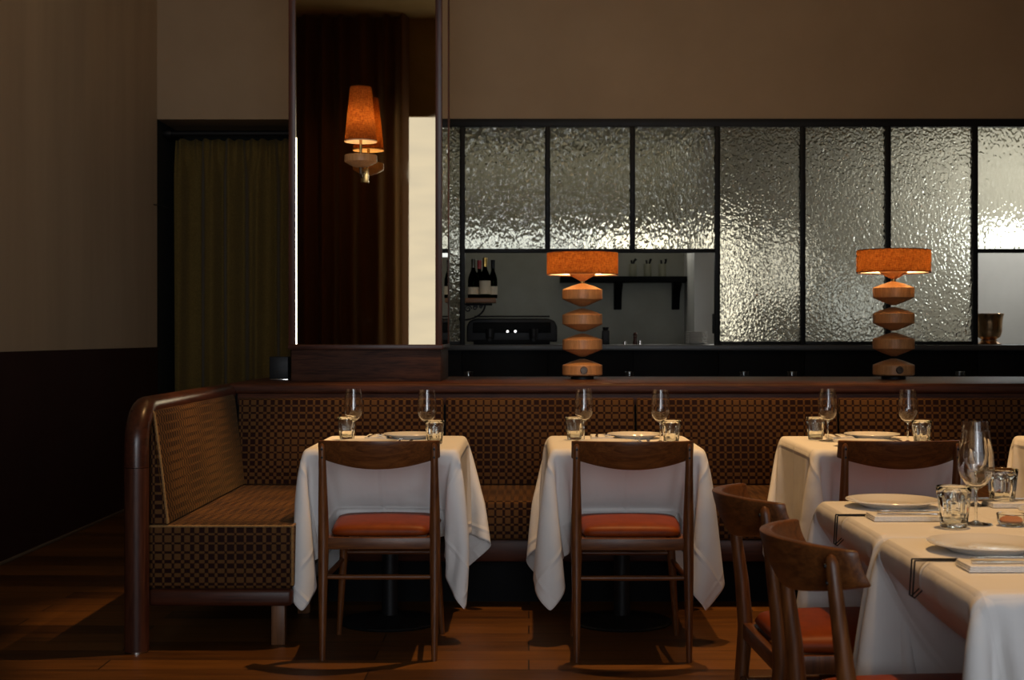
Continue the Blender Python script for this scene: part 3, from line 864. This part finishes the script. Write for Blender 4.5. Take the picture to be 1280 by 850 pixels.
for i in range(5):
    xa = bseam[i] + .006; xb = bseam[i + 1] - .006
    obj('back_cushion', P([(YK - .005, ZT + .002), (7.012, ZT + .002), (7.022, .892), (7.0, .896), (6.985, .888)], 'x', xa, xb, bev=.009, seg=2), WEAVE, bn, uv=True)
obj('base_rail', B(XW, 3.5, YM + .02, YM + .07, .20, .30, bev=.012), W_DARK, bn)
obj('plinth', B(XW, 3.5, YM + .16, 6.99, 0, .22), BLACKC, bn)

# ------------------------------------------------------------------ tablecloths (hanging cloth, relaxed numerically)
def drape(w, d, over, boxes=(), seed=0, n=77, secs=3.0, zt=.75, damp=2.0, over_y=None, iters=2, bend=.05, chair=None, gap=None, walls=()):
    """a square of cloth laid on a w x d table top and let fall (small-step position based dynamics)"""
    rng = np.random.default_rng(seed)
    oy_ = over if over_y is None else over_y
    Wx, Wy = w + 2 * over, d + 2 * oy_
    nx = n; ny = int(round(n * Wy / Wx))
    gx = np.linspace(-Wx / 2, Wx / 2, nx); gy = np.linspace(-Wy / 2, Wy / 2, ny)
    X = np.zeros((ny, nx, 3)); X[..., 0] = gx[None, :]; X[..., 1] = gy[:, None]; X[..., 2] = zt + .0045
    hx, hy = gx[1] - gx[0], gy[1] - gy[0]
    hd = math.hypot(hx, hy)
    rest0 = X.copy()
    pin = (np.abs(X[..., 0]) < w / 2 - .012) & (np.abs(X[..., 1]) < d / 2 - .012)
    Wt = np.where(pin, 0.0, 1.0)[..., None]
    X[..., 2] += np.where(pin, 0, rng.normal(0, .0015, (ny, nx)))
    V = np.zeros_like(X)
    def pair(ja, ia, jb, ib, L, k):
        A = X[ja, ia]; C = X[jb, ib]; wa = Wt[ja, ia]; wb = Wt[jb, ib]
        dl = C - A
        ln = np.sqrt((dl * dl).sum(-1, keepdims=True)) + 1e-9
        c = dl * (k * (ln - L) / ln / np.maximum(wa + wb, 1e-6))
        X[ja, ia] = A + c * wa; X[jb, ib] = C - c * wb
    S = slice
    jobs = []
    for ph in (0, 1):
        i = np.arange(ph, nx - 1, 2); jobs.append((S(None), S(ph, nx - 1, 2), S(None), S(ph + 1, nx, 2), hx, 1))
        jobs.append((S(ph, ny - 1, 2), S(None), S(ph + 1, ny, 2), S(None), hy, 1))
        jobs.append((S(ph, ny - 1, 2), S(0, nx - 1), S(ph + 1, ny, 2), S(1, nx), hd, .4))
        jobs.append((S(ph, ny - 1, 2), S(1, nx), S(ph + 1, ny, 2), S(0, nx - 1), hd, .4))
    for q in (2,):
        for p in range(q):
            for ph in (0, 1):
                st = 2 * q; o = ph * q + p
                na = len(range(o, nx - q, st)); jobs.append((S(None), S(o, o + st * (na - 1) + 1, st), S(None), S(o + q, o + q + st * (na - 1) + 1, st), q * hx, bend))
                na = len(range(o, ny - q, st))
                if na > 0: jobs.append((S(o, o + st * (na - 1) + 1, st), S(None), S(o + q, o + q + st * (na - 1) + 1, st), S(None), q * hy, bend))
    h = 1 / 400
    r = .007
    for s in range(int(secs / h)):
        V *= math.exp(-(damp if s * h < secs * .6 else damp * 2.5) * h)
        V[..., 2] -= 9.8 * h
        if s * h < .3: V += rng.normal(0, .006, V.shape)
        V *= Wt
        prev = X.copy()
        X += V * h
        for jb in jobs[:8]: pair(*jb)
        if s % 2 == 0:
            for jb in jobs[8:]: pair(*jb)
        for jb in jobs[:8]: pair(*jb)
        x, y, z = X[..., 0], X[..., 1], X[..., 2]
        qx = np.abs(x) - (w / 2 - r); qy = np.abs(y) - (d / 2 - r)
        slab = (qx < r) & (qy < r) & (z < zt + .0045) & (z > zt - .05)
        ex, ey = np.maximum(qx, 0), np.maximum(qy, 0)
        rad = np.sqrt(ex * ex + ey * ey)
        ztop = zt + .0045 - (r - np.sqrt(np.maximum(r * r - np.minimum(rad, r) ** 2, 0)))
        dz = ztop - z
        up = slab & (z < ztop) & (dz < np.minimum(r - qx, r - qy) + .004)
        sd = slab & (z < ztop) & ~up
        X[..., 2] = np.where(up, ztop, z)
        X[..., 0] = np.where(sd & (qx >= qy), np.sign(x) * (w / 2 + .001), x)
        X[..., 1] = np.where(sd & (qx < qy), np.sign(y) * (d / 2 + .001), y)
        # friction over the rim
        X[..., :2] = np.where((up & (rad < r * .7))[..., None], prev[..., :2] + .3 * (X[..., :2] - prev[..., :2]), X[..., :2])
        for (a0, a1, b0, b1, c0, c1) in boxes:
            x, y, z = X[..., 0], X[..., 1], X[..., 2]
            ins = (x > a0) & (x < a1) & (y > b0) & (y < b1) & (z > c0) & (z < c1)
            if not ins.any(): continue
            D = np.stack([x - a0, a1 - x, y - b0, b1 - y, z - c0, c1 - z], -1)
            j = D.argmin(-1)
            for q, (ax, val) in enumerate(((0, a0), (0, a1), (1, b0), (1, b1), (2, c0), (2, c1))):
                X[..., ax] = np.where(ins & (j == q), val, X[..., ax])
        tt = s * h
        if chair is not None and tt > .9:
            # a chair seat pushed in under the hanging cloth
            ax, a0, a1, end = chair
            k = min(1, (tt - .9) / .9); pos = (-(d if ax == 1 else w) / 2 - .42) * (1 - k) + end * k
            o = X[..., 1 - ax]
            ins = (o > a0) & (o < a1) & (X[..., ax] < pos) & (X[..., 2] < .515)
            X[..., ax] = np.where(ins, pos, X[..., ax])
        if tt > .6:
            # bench seat, wing and neighbouring cloths close in on the hanging part
            k = min(1, (tt - .6) / .8)
            for ax, sg, end, zm_ in walls:
                pos = sg * ((d if ax else w) / 2 + .45) * (1 - k) + end * k
                o = X[..., ax] * sg > pos * sg
                X[..., ax] = np.where(o & (X[..., 2] < zm_), pos, X[..., ax])
        if gap is not None:
            # the neighbouring table closes up against this side
            lim = d / 2 + .004 + (1 - min(1, max(0, (tt - .7) / .9))) * .45
            X[..., 1] = np.maximum(X[..., 1], -lim) if gap < 0 else np.minimum(X[..., 1], lim)
        X[..., 2] = np.maximum(X[..., 2], .004)
        X[:] = np.where(pin[..., None], rest0, X)
        V = (X - prev) / h
        sp = np.sqrt((V * V).sum(-1, keepdims=True))
        V *= np.minimum(1, 3.0 / (sp + 1e-9))
    return X, gx, gy

def cloth_obj(name, X, gx, gy, loc, flipx=False):
    ny, nx, _ = X.shape
    bm = bmesh.new(); uvl = bm.loops.layers.uv.new('UVMap')
    vs = [[bm.verts.new((-X[j, i, 0] if flipx else X[j, i, 0], X[j, i, 1], X[j, i, 2])) for i in range(nx)] for j in range(ny)]
    for j in range(ny - 1):
        for i in range(nx - 1):
            f = bm.faces.new((vs[j][i], vs[j][i + 1], vs[j + 1][i + 1], vs[j + 1][i]))
            for l, (a, b_) in zip(f.loops, ((i, j), (i + 1, j), (i + 1, j + 1), (i, j + 1))):
                l[uvl].uv = (gx[a], gy[b_])
    me = bpy.data.meshes.new(name); bm.normal_update()
    bm.to_mesh(me); bm.free()
    for p in me.polygons: p.use_smooth = True
    me.materials.append(LINEN)
    o = bpy.data.objects.new(name, me); COL.objects.link(o); o.location = loc
    md = o.modifiers.new('sub', 'SUBSURF'); md.levels = 1; md.render_levels = 1
    md2 = o.modifiers.new('thick', 'SOLIDIFY'); md2.thickness = .0016; md2.offset = 1
    return o

# ------------------------------------------------------------------ tables
def pedestal_table(lab, x, y, w, d, group):
    t = thing('pedestal_table', lab, 'table', (x, y, 0), 0, group)
    rc = .035; hx_, hy_ = w / 2 - .010, d / 2 - .010
    pl_ = [(sx * (hx_ - rc) + rc * math.cos(a_ + q), sy * (hy_ - rc) + rc * math.sin(a_ + q))
           for sx, sy, a_ in ((1, 1, 0), (-1, 1, PI / 2), (-1, -1, PI), (1, -1, 1.5 * PI)) for q in (0, PI / 8, PI / 4, 3 * PI / 8, PI / 2)]
    obj('tabletop', P(pl_, 'z', .72, .7485), W_DARK, t)
    obj('column', L([(0, .03), (.034, .03), (.034, .70), (.09, .705), (.09, .72), (0, .72)], 28), BLACK, t)
    obj('base', L([(0, 0), (.205, 0), (.21, .006), (.205, .012), (.06, .022), (.04, .034), (0, .034)], 48), BLACK, t)
    return t

TY, TD, TW, OV = 5.963, .774, .62, .40
TX = [-.582, .39, 1.42, 2.46]
tdesc = ['the leftmost table', 'the second table from left', 'the third table from left', 'the far right table']
cl_names = ['white tablecloth on the cornermost table beside the bench wing', 'white tablecloth on the second table from left',
            'white tablecloth on the third table from left, behind the large table', 'white tablecloth just showing at the right edge of frame']
tb_names = ['black pedestal table under the leftmost white cloth', 'black pedestal table under the second white cloth from left',
            'black pedestal table under the third white cloth from left', 'black pedestal table under the cloth cut by right edge']
BW_ = YM - TY - .008
sims = [drape(TW, TD, OV, seed=2, walls=[(1, 1, BW_, .485), (0, -1, XW - TX[0] - .012, .70), (0, 1, .52, .6)], chair=(1, -.19, .24, -.235)),
        drape(TW, TD, OV, seed=5, walls=[(1, 1, BW_, .485), (0, -1, -.41, .6), (0, 1, .41, .6)], chair=(1, -.22, .21, -.26))]
for i in range(4):
    pedestal_table(tb_names[i], TX[i], TY, TW, TD, 'small tables along the bench')
    X, gx, gy = sims[0] if i == 0 else sims[1]
    c = cloth_obj('tablecloth', X, gx, gy, (TX[i], TY, 0), flipx=(i == 2))
    tag(c, cl_names[i], 'tablecloth', 'white tablecloths')
# the large table at right: two tables pushed together
BX, BW, BD = 1.123, .70, .69
BYs = [3.505, 2.806]
XF, gxf, gyf = drape(BW, BD, .40, seed=8, gap=-1, chair=(0, -.19, .24, -.10))
XN, gxn, gyn = drape(BW, BD, .40, seed=9, gap=1, chair=(0, -.22, .21, -.10))
for k, (y, nm) in enumerate(zip(BYs, ('far', 'near'))):
    pedestal_table('black pedestal table under the %s half of the large right table' % nm, BX, y, BW, BD, 'tables pushed together at right')
    a = (XF, gxf, gyf) if k == 0 else (XN, gxn, gyn)
    tag(cloth_obj('tablecloth', *a, (BX, y, 0)), 'white tablecloth on the %s half of large table at right' % nm, 'tablecloth', 'white tablecloths')

# ------------------------------------------------------------------ chairs
def make_chair(label):
    t = thing('dining_chair', label, 'chair', (0, 0, 0), 0, 'oak dining chairs with rust seats')
    # curved raked backrest
    bm = bmesh.new()
    n, hw_ = 24, .225
    secs = []
    for i in range(n + 1):
        x = -hw_ + 2 * hw_ * i / n
        q = (x / hw_) ** 2
        zt_, zb_ = .817 - .004 * q, .711 + .036 * q
        yt = -.335 + .105 * q
        hgt = zt_ - zb_
        yb = yt + .40 * hgt
        th = .024
        sec = []
        m = 6
        for k in range(m + 1):                       # outer face, bottom -> top
            f = k / m; sec.append((x, yb + (yt - yb) * f - .006 * math.sin(PI * f) - .5 * th * 0, zb_ + hgt * f))
        for k in range(m + 1):                       # inner face, top -> bottom
            f = 1 - k / m; sec.append((x, yb + (yt - yb) * f + th - .004 * math.sin(PI * f), zb_ + hgt * f))
        secs.append([bm.verts.new(p) for p in sec])
    for a, b_ in zip(secs, secs[1:]):
        for k in range(len(a)):
            bm.faces.new((a[k], a[(k + 1) % len(a)], b_[(k + 1) % len(a)], b_[k]))
    bm.faces.new(secs[0]); bm.faces.new(secs[-1])
    bmesh.ops.recalc_face_normals(bm, faces=bm.faces)
    es = [e for e in bm.edges if len(e.link_faces) == 2 and e.calc_face_angle(0) > .9]
    bmesh.ops.bevel(bm, geom=es, offset=.004, segments=2, profile=.5, affect='EDGES')
    back = obj('backrest', bm, W_BACK, t, sharp=.9)
    for s in (-1, 1):
        x = .207 * s
        lg = obj('leg', T([(x * 1.0, -.245, 0), (x * 1.0, -.239, .10), (x, -.222, .32), (x, -.212, .44), (x, -.222, .56), (x, -.240, .70), (x, -.250, .785), (x, -.252, .797), (x, -.253, .803)],
              [.0105, .0135, .0185, .0205, .0185, .0145, .0132, .010, .004], 16), W_CHAIR, t)
        for zz in (.783, .752):
            pl_ = obj('plug', L([(0, .002), (.004, .0015), (.005, -.003), (0, -.003)], 12), BLACK, back)
            pl_.matrix_local = Matrix.Translation((x + .0, -.2505 - .0135 + (.783 - zz) * .12, zz)) @ Matrix.Rotation(PI / 2, 4, 'X')
        obj('leg', T([(.208 * s, .225, 0), (.20 * s, .215, .12), (.183 * s, .195, .36), (.178 * s, .19, .445)],
              [.0105, .013, .0175, .0185], 16), W_CHAIR, t)
        obj('stretcher', T([(.207 * s, -.222, .30), (.195 * s, 0, .303), (.190 * s, .198, .306)], [.009, .011, .009], 12), W_CHAIR, t)
        obj('seat_rail', B(min(.172 * s, .197 * s), max(.172 * s, .197 * s), -.20, .19, .408, .452, bev=.004), W_CHAIR, t)
    obj('seat_rail', B(-.195, .195, -.222, -.198, .408, .452, bev=.004), W_BACK, t)
    obj('seat_rail', B(-.18, .18, .178, .203, .408, .452, bev=.004), W_BACK, t)
    obj('stretcher', T([(-.207, -.222, .306), (0, -.222, .306), (.207, -.222, .306)], [.0085, .0105, .0085], 12), W_BACK, t)
    obj('stretcher', T([(-.185, .197, .335), (.185, .197, .335)], .009, 12), W_BACK, t)
    bm = bmesh.new(); pillow(bm, .186, .215, .425, .448, .048, .010, -.205)
    obj('seat_cushion', bm, LEATHER, t, sharp=2)
    return t
CH = [(-.556, 5.50, .0, 'oak chair with rust seat facing the cornermost table, back to camera'),
      (.383, 5.475, .0, 'oak chair with rust seat facing the second table from left, back to camera'),
      (1.375, 5.50, .0, 'oak chair tucked at third table, only back rising behind the large table'),
      (.79, 2.80, -PI / 2 + .05, 'nearest oak chair, beside the near half of large right table'),
      (.79, 3.53, -PI / 2 + .05, 'oak chair beside the far half of large right table, partly hidden by nearest chair')]
c0 = make_chair(CH[0][3])
for i, (x, y, r, lab) in enumerate(CH):
    if i == 0: c0.location = (x, y, 0); c0.rotation_euler = (0, 0, r)
    else: dup(c0, (x, y, 0), r, lab)

# ------------------------------------------------------------------ tableware prototypes
ZTOP = .7575
def ware_plate():
    t = obj('dinner_plate', L([(0, .003), (.07, .003), (.074, 0), (.078, .003), (.10, .012), (.118, .017), (.1195, .019), (.118, .0205), (.10, .016), (.080, .008), (.07, .0065), (0, .0065)], 64), CHINA)
    return t
def ware_wine():
    t = thing('wine_glass', 'x', 'wine glass')
    obj('bowl', L([(.0028, .082), (.012, .085), (.024, .094), (.034, .108), (.040, .124), (.0415, .138), (.0395, .160), (.0355, .190), (.0315, .2195), (.0305, .2195),
                   (.0345, .190), (.0385, .160), (.0404, .138), (.039, .124), (.0332, .109), (.023, .0955), (.011, .0868), (0, .086)], 40), WINEG, t)
    obj('stem', L([(.0042, .006), (.0034, .015), (.0030, .05), (.0033, .075), (.006, .0825), (0, .0838)], 16), TUMG, t)
    obj('foot', L([(0, 0), (.036, 0), (.037, .0012), (.030, .0022), (.012, .0045), (.0045, .008), (0, .008)], 40), WINEG, t)
    return t
def ware_tumbler():
    def rm(a, z, r):
        if r < .024 or r < .0315 + .0075 * (z - .012) / .066 - .0007: return 1
        f = max(0, min(1, (z - .012) / .015)) * max(0, min(1, (.078 - z) / .012))
        return 1 - .09 * f * (.5 + .5 * math.cos(9 * a)) ** 2
    pr = [(0, .0), (.029, 0), (.031, .003), (.0315, .012)] + [(.0315 + .0075 * k / 12, .012 + .066 * k / 12) for k in range(1, 13)] + \
         [(.0398, .084), (.0402, .0945), (.0393, .0955), (.0382, .0945), (.0372, .08), (.0335, .04), (.0285, .014), (.024, .0105), (0, .010)]
    t = obj('tumbler', L(pr, 108, rmod=rm), TUMG, sharp=1.2)
    return t
def ware_napkin():
    bm = bmesh.new()
    for k in range(3):
        z0 = .0005 + k * .0042
        box(bm, -.052 + .001 * k, .052 - .0012 * k, -.105 + .0015 * k, .105 - .001 * k, z0, z0 + .0040, bev=.0018, seg=2)
    return obj('napkin', bm, NAPKIN)
def plate_bend(bm, f):
    for v in bm.verts: v.co.z += f(v.co.y)
def flat(outline, th):
    bm = bmesh.new(); prism(bm, outline, 'z', 0, th); return bm
def ware_fork():
    bm = bmesh.new()
    ys = [-.095, -.09, -.06, -.02, .02, .038]; hw_ = [.004, .0065, .0055, .0033, .0032, .0045]
    zf = lambda y: .002 + .006 * max(0, (y + .02) / .12) ** 1.5 + .003 * math.cos((y + .03) * 18)
    rings = []
    for y, h in zip(ys, hw_):
        rings.append([bm.verts.new((sx * h, y, zf(y) + dz)) for sx, dz in ((-1, 0), (1, 0), (1, .0018), (-1, .0018))])
    y, h = .055, .0115
    rings.append([bm.verts.new((sx * h, y, zf(y) + dz)) for sx, dz in ((-1, 0), (1, 0), (1, .0018), (-1, .0018))])
    for a, c in zip(rings, rings[1:]):
        for k in range(4): bm.faces.new((a[k], a[(k + 1) % 4], c[(k + 1) % 4], c[k]))
    bm.faces.new(rings[0]); bm.faces.new(rings[-1])
    for k in range(4):
        x = -.0096 + k * .0064
        tube(bm, [(x, .054, zf(.054) + .001), (x, .075, zf(.07) + .001), (x, .098, zf(.085) + .003)], [.0019, .0016, .0008], 6)
    return obj('fork', bm, STEEL)
def ware_knife():
    pl = [(-.0035, -.105), (.0035, -.105), (.0062, -.09), (.0055, -.03), (.004, .01), (.0045, .013), (.0085, .03), (.0095, .06), (.007, .09), (.001, .108), (-.0035, .11), (-.004, .05), (-.0038, .01), (-.0055, -.03), (-.0062, -.09)]
    return obj('knife', flat(pl, .0026), STEEL)
PR = {'dinner_plate': ware_plate(), 'wine_glass': ware_wine(), 'tumbler': ware_tumbler(), 'napkin': ware_napkin(), 'fork': ware_fork(), 'knife': ware_knife()}
CAT = {'dinner_plate': ('white dinner plate', 'plate', 'dinner plates'), 'wine_glass': ('empty stemmed wine glass', 'wine glass', 'wine glasses'),
       'tumbler': ('faceted glass tumbler', 'tumbler', 'water tumblers'), 'napkin': ('folded white napkin', 'napkin', 'folded napkins'),
       'fork': ('steel fork on a napkin', 'fork', 'forks'), 'knife': ('steel knife on a napkin', 'knife', 'knives')}
used = set()
def put(kind, x, y, z, rz, where, scale=None):
    p = PR[kind]
    a, cat, grp = CAT[kind]
    if kind not in used:
        used.add(kind); o = p; o.location = (x, y, z); o.rotation_euler = (0, 0, rz)
    else: o = dup(p, (x, y, z), rz)
    if scale: o.scale = (scale,) * 3
    tag(o, '%s %s' % (a, where), cat, grp)
    return o
def setting(cx_, cy_, ang, spec, where, kinds=None):
    """spec: offsets (right, forward from the table centre) seen by a diner who looks along direction ang"""
    f = Vector((math.cos(ang), math.sin(ang), 0)); r = Vector((f.y, -f.x, 0))
    for k, (a, b_, z, rz, s) in spec.items():
        if kinds and k not in kinds: continue
        p = Vector((cx_, cy_, 0)) + r * a + f * b_
        put(k, p.x, p.y, ZTOP + z, ang - PI / 2 + rz, where, s)
small = {'dinner_plate': (-.07, -.215, 0, 0, None), 'wine_glass': (.158, -.04, 0, 0, None), 'tumbler': (.195, -.115, 0, .3, None),
         'napkin': (.075, -.20, 0, 0, .9), 'fork': (.058, -.18, .0125, .05, None), 'knife': (.095, -.185, .0125, -.04, None)}
for i in range(3):
    setting(TX[i], TY, -PI / 2, small, 'at the bench side of ' + tdesc[i])
    setting(TX[i], TY, PI / 2, small, 'at the chair side of ' + tdesc[i])
def big(plate, nap): 
    return {'dinner_plate': (plate, -.18, 0, 0, None), 'wine_glass': (.155, -.07, 0, 0, None), 'tumbler': (.215, -.14, 0, .2, None),
         'napkin': (nap, -.205, 0, 0, None), 'fork': (nap - .018, -.18, .0128, -.06, None), 'knife': (nap + .014, -.18, .0128, .03, None)}
setting(BX, BYs[0], 0, big(-.185, .065), 'at the left side of the large table, far half')
setting(BX, BYs[0], PI, {'dinner_plate': (-.05, -.19, 0, 0, None), 'wine_glass': (.215, -.045, 0, 0, None), 'tumbler': (.215, -.115, 0, 0, None),
        'napkin': (.20, -.165, 0, 0, None), 'fork': (.20, -.13, .0128, 0, None), 'knife': (.225, -.12, .0128, 0, None)}, 'at the right edge of the large table, far half')
sp = big(-.125, .10)
setting(BX, BYs[1], 0, sp, 'at the near corner of the large right table', kinds=('dinner_plate', 'napkin', 'fork', 'knife'))
# salt dish
sd = thing('salt_dish', 'tiny glass dish of seasoning in the middle of large table', 'salt dish', (1.128, 3.325, ZTOP))
obj('dish', L([(0, 0), (.026, 0), (.030, .004), (.034, .026), (.0335, .028), (.031, .026), (.027, .008), (0, .006)], 36), TUMG, sd)
obj('seasoning', L([(0, .0085), (.0255, .0085), (.027, .012), (.012, .015), (0, .0155)], 24), plain('pink seasoning', (.42, .17, .09), .9), sd)
# tablecloth clips
cp0 = None
for y, nm in zip(BYs, ('far', 'near')):
    xl = BX - BW / 2
    if cp0 is None:
        pts = [(.075, .0085), (.02, .0085), (-.014, .0085), (-.0145, .0065), (-.019, -.062), (-.015, -.065), (.016, -.034)]
        bm = bmesh.new()
        for s in (-.011, .011):
            tube(bm, [(p, s, q) for p, q in pts], .0018, 8)
        tube(bm, [(.075, -.011, .0085), (.075, .011, .0085)], .0018, 8)
        tube(bm, [(.016, -.011, -.034), (.016, .011, -.034)], .0018, 8)
        tube(bm, [(-.019, -.011, -.062), (-.019, .011, -.062)], .0018, 8)
        o = cp0 = obj('tablecloth_clip', bm, BLACK)
    else: o = dup(cp0, (0, 0, 0))
    o.location = (xl, y, .75)
    tag(o, 'black wire tablecloth clip on left edge of large table, %s one' % nm, 'tablecloth clip', 'tablecloth clips')

# ------------------------------------------------------------------ lights
def spot(name, loc, to, power, col, ang, blend, rad):
    d = bpy.data.lights.new(name, 'SPOT'); d.energy = power; d.color = col; d.spot_size = ang; d.spot_blend = blend; d.shadow_soft_size = rad
    o = bpy.data.objects.new(name, d); COL.objects.link(o); o.location = loc
    o.rotation_euler = (Vector(to) - Vector(loc)).to_track_quat('-Z', 'Y').to_euler()
def area(name, loc, to, power, col, sx, sy, spread=None):
    d = bpy.data.lights.new(name, 'AREA'); d.energy = power; d.color = col; d.shape = 'RECTANGLE'; d.size = sx; d.size_y = sy
    if spread: d.spread = spread
    o = bpy.data.objects.new(name, d); COL.objects.link(o); o.location = loc
    o.rotation_euler = (Vector(to) - Vector(loc)).to_track_quat('-Z', 'Y').to_euler()
WARM = (1, .57, .225)
spot('downlight', (.42, 5.85, 4.7), (.40, 5.9, 0), 430, WARM, .99, .22, .03)
spot('downlight', (-.1, 5.95, 4.7), (-1.22, 6.15, .75), 400, WARM, .33, .9, .03)
spot('downlight', (1.5, 5.9, 4.7), (1.5, 5.95, 0), 220, WARM, .8, .8, .03)
spot('downlight', (1.15, 3.3, 4.7), (1.15, 3.2, 0), 400, WARM, .75, .8, .03)
COOL = (.86, .95, 1.0)
spot('downlight', (-1.9, -.3, 4.75), (-2.1, -1.45, 1.2), 16, WARM, 1.2, .9, .05)  # unseen spot added to graze the velvet curtain folds shown in the mirror
area('added window fill', (.1, -1.5, 2.1), (-.65, 5.6, 2.0), 10.2, (.88, .94, 1), 2.1, 2.8, .74)  # fill panel added flush with the window to lift the cloth fronts
area('added wall wash', (-.2, 6.4, 4.78), (-.3, 10.6, 2.8), 19.5, (1, .72, .45), 4.0, .3, 2.5)  # unseen panel added near the ceiling to brighten the back and left walls
area('kitchen ceiling light', (.1, 12.5, 2.92), (.1, 13.0, 2.3), 4.6, (1, .965, .86), 2.8, .12)
area('kitchen ceiling light', (4.3, 11.3, 2.9), (4.2, 12.2, 1.2), 21, (1, .99, .94), 1.5, .15)
for x_, y_, z_, p_, c_, sx_, sy_ in ((-.15, 12.8, 2.0, 1.0, (.92, .98, 1), 1.7, .18), (1.0, 12.8, 2.0, 1.0, (1, .97, .86), .7, .18),
        (1.62, 11.9, 1.62, 1.2, (1, .96, .84), .22, 1.0), (2.1, 11.9, 1.75, .35, (1, .97, .88), .3, .5), (2.75, 12.0, 1.45, .2, COOL, .4, .4), (4.15, 12.0, 2.0, 2.6, COOL, .7, .3)):
    area('added pane light', (x_, y_, z_), (x_ * .9, 10.6, z_ - .1), p_, c_, sx_, sy_)  # unseen panels added behind the textured panes for their glow and glints

w = bpy.data.worlds.new('room air'); sc.world = w; w.use_nodes = True
w.node_tree.nodes['Background'].inputs['Color'].default_value = (.01, .009, .008, 1)
w.node_tree.nodes['Background'].inputs['Strength'].default_value = .3

# ------------------------------------------------------------------ camera
cam = bpy.data.cameras.new('camera'); co = bpy.data.objects.new('camera', cam); COL.objects.link(co)
co.location = (0, 0, HC); co.rotation_euler = (PI / 2, 0, 0)
cam.sensor_width = 36; cam.lens = 36 * F / 1280
cam.shift_x = -(CX - 640) / 1280; cam.shift_y = -(425 - CY) / 1280
cam.clip_start = .05; cam.clip_end = 60
cam.dof.use_dof = True; cam.dof.focus_distance = 4.9; cam.dof.aperture_fstop = 8
sc.camera = co
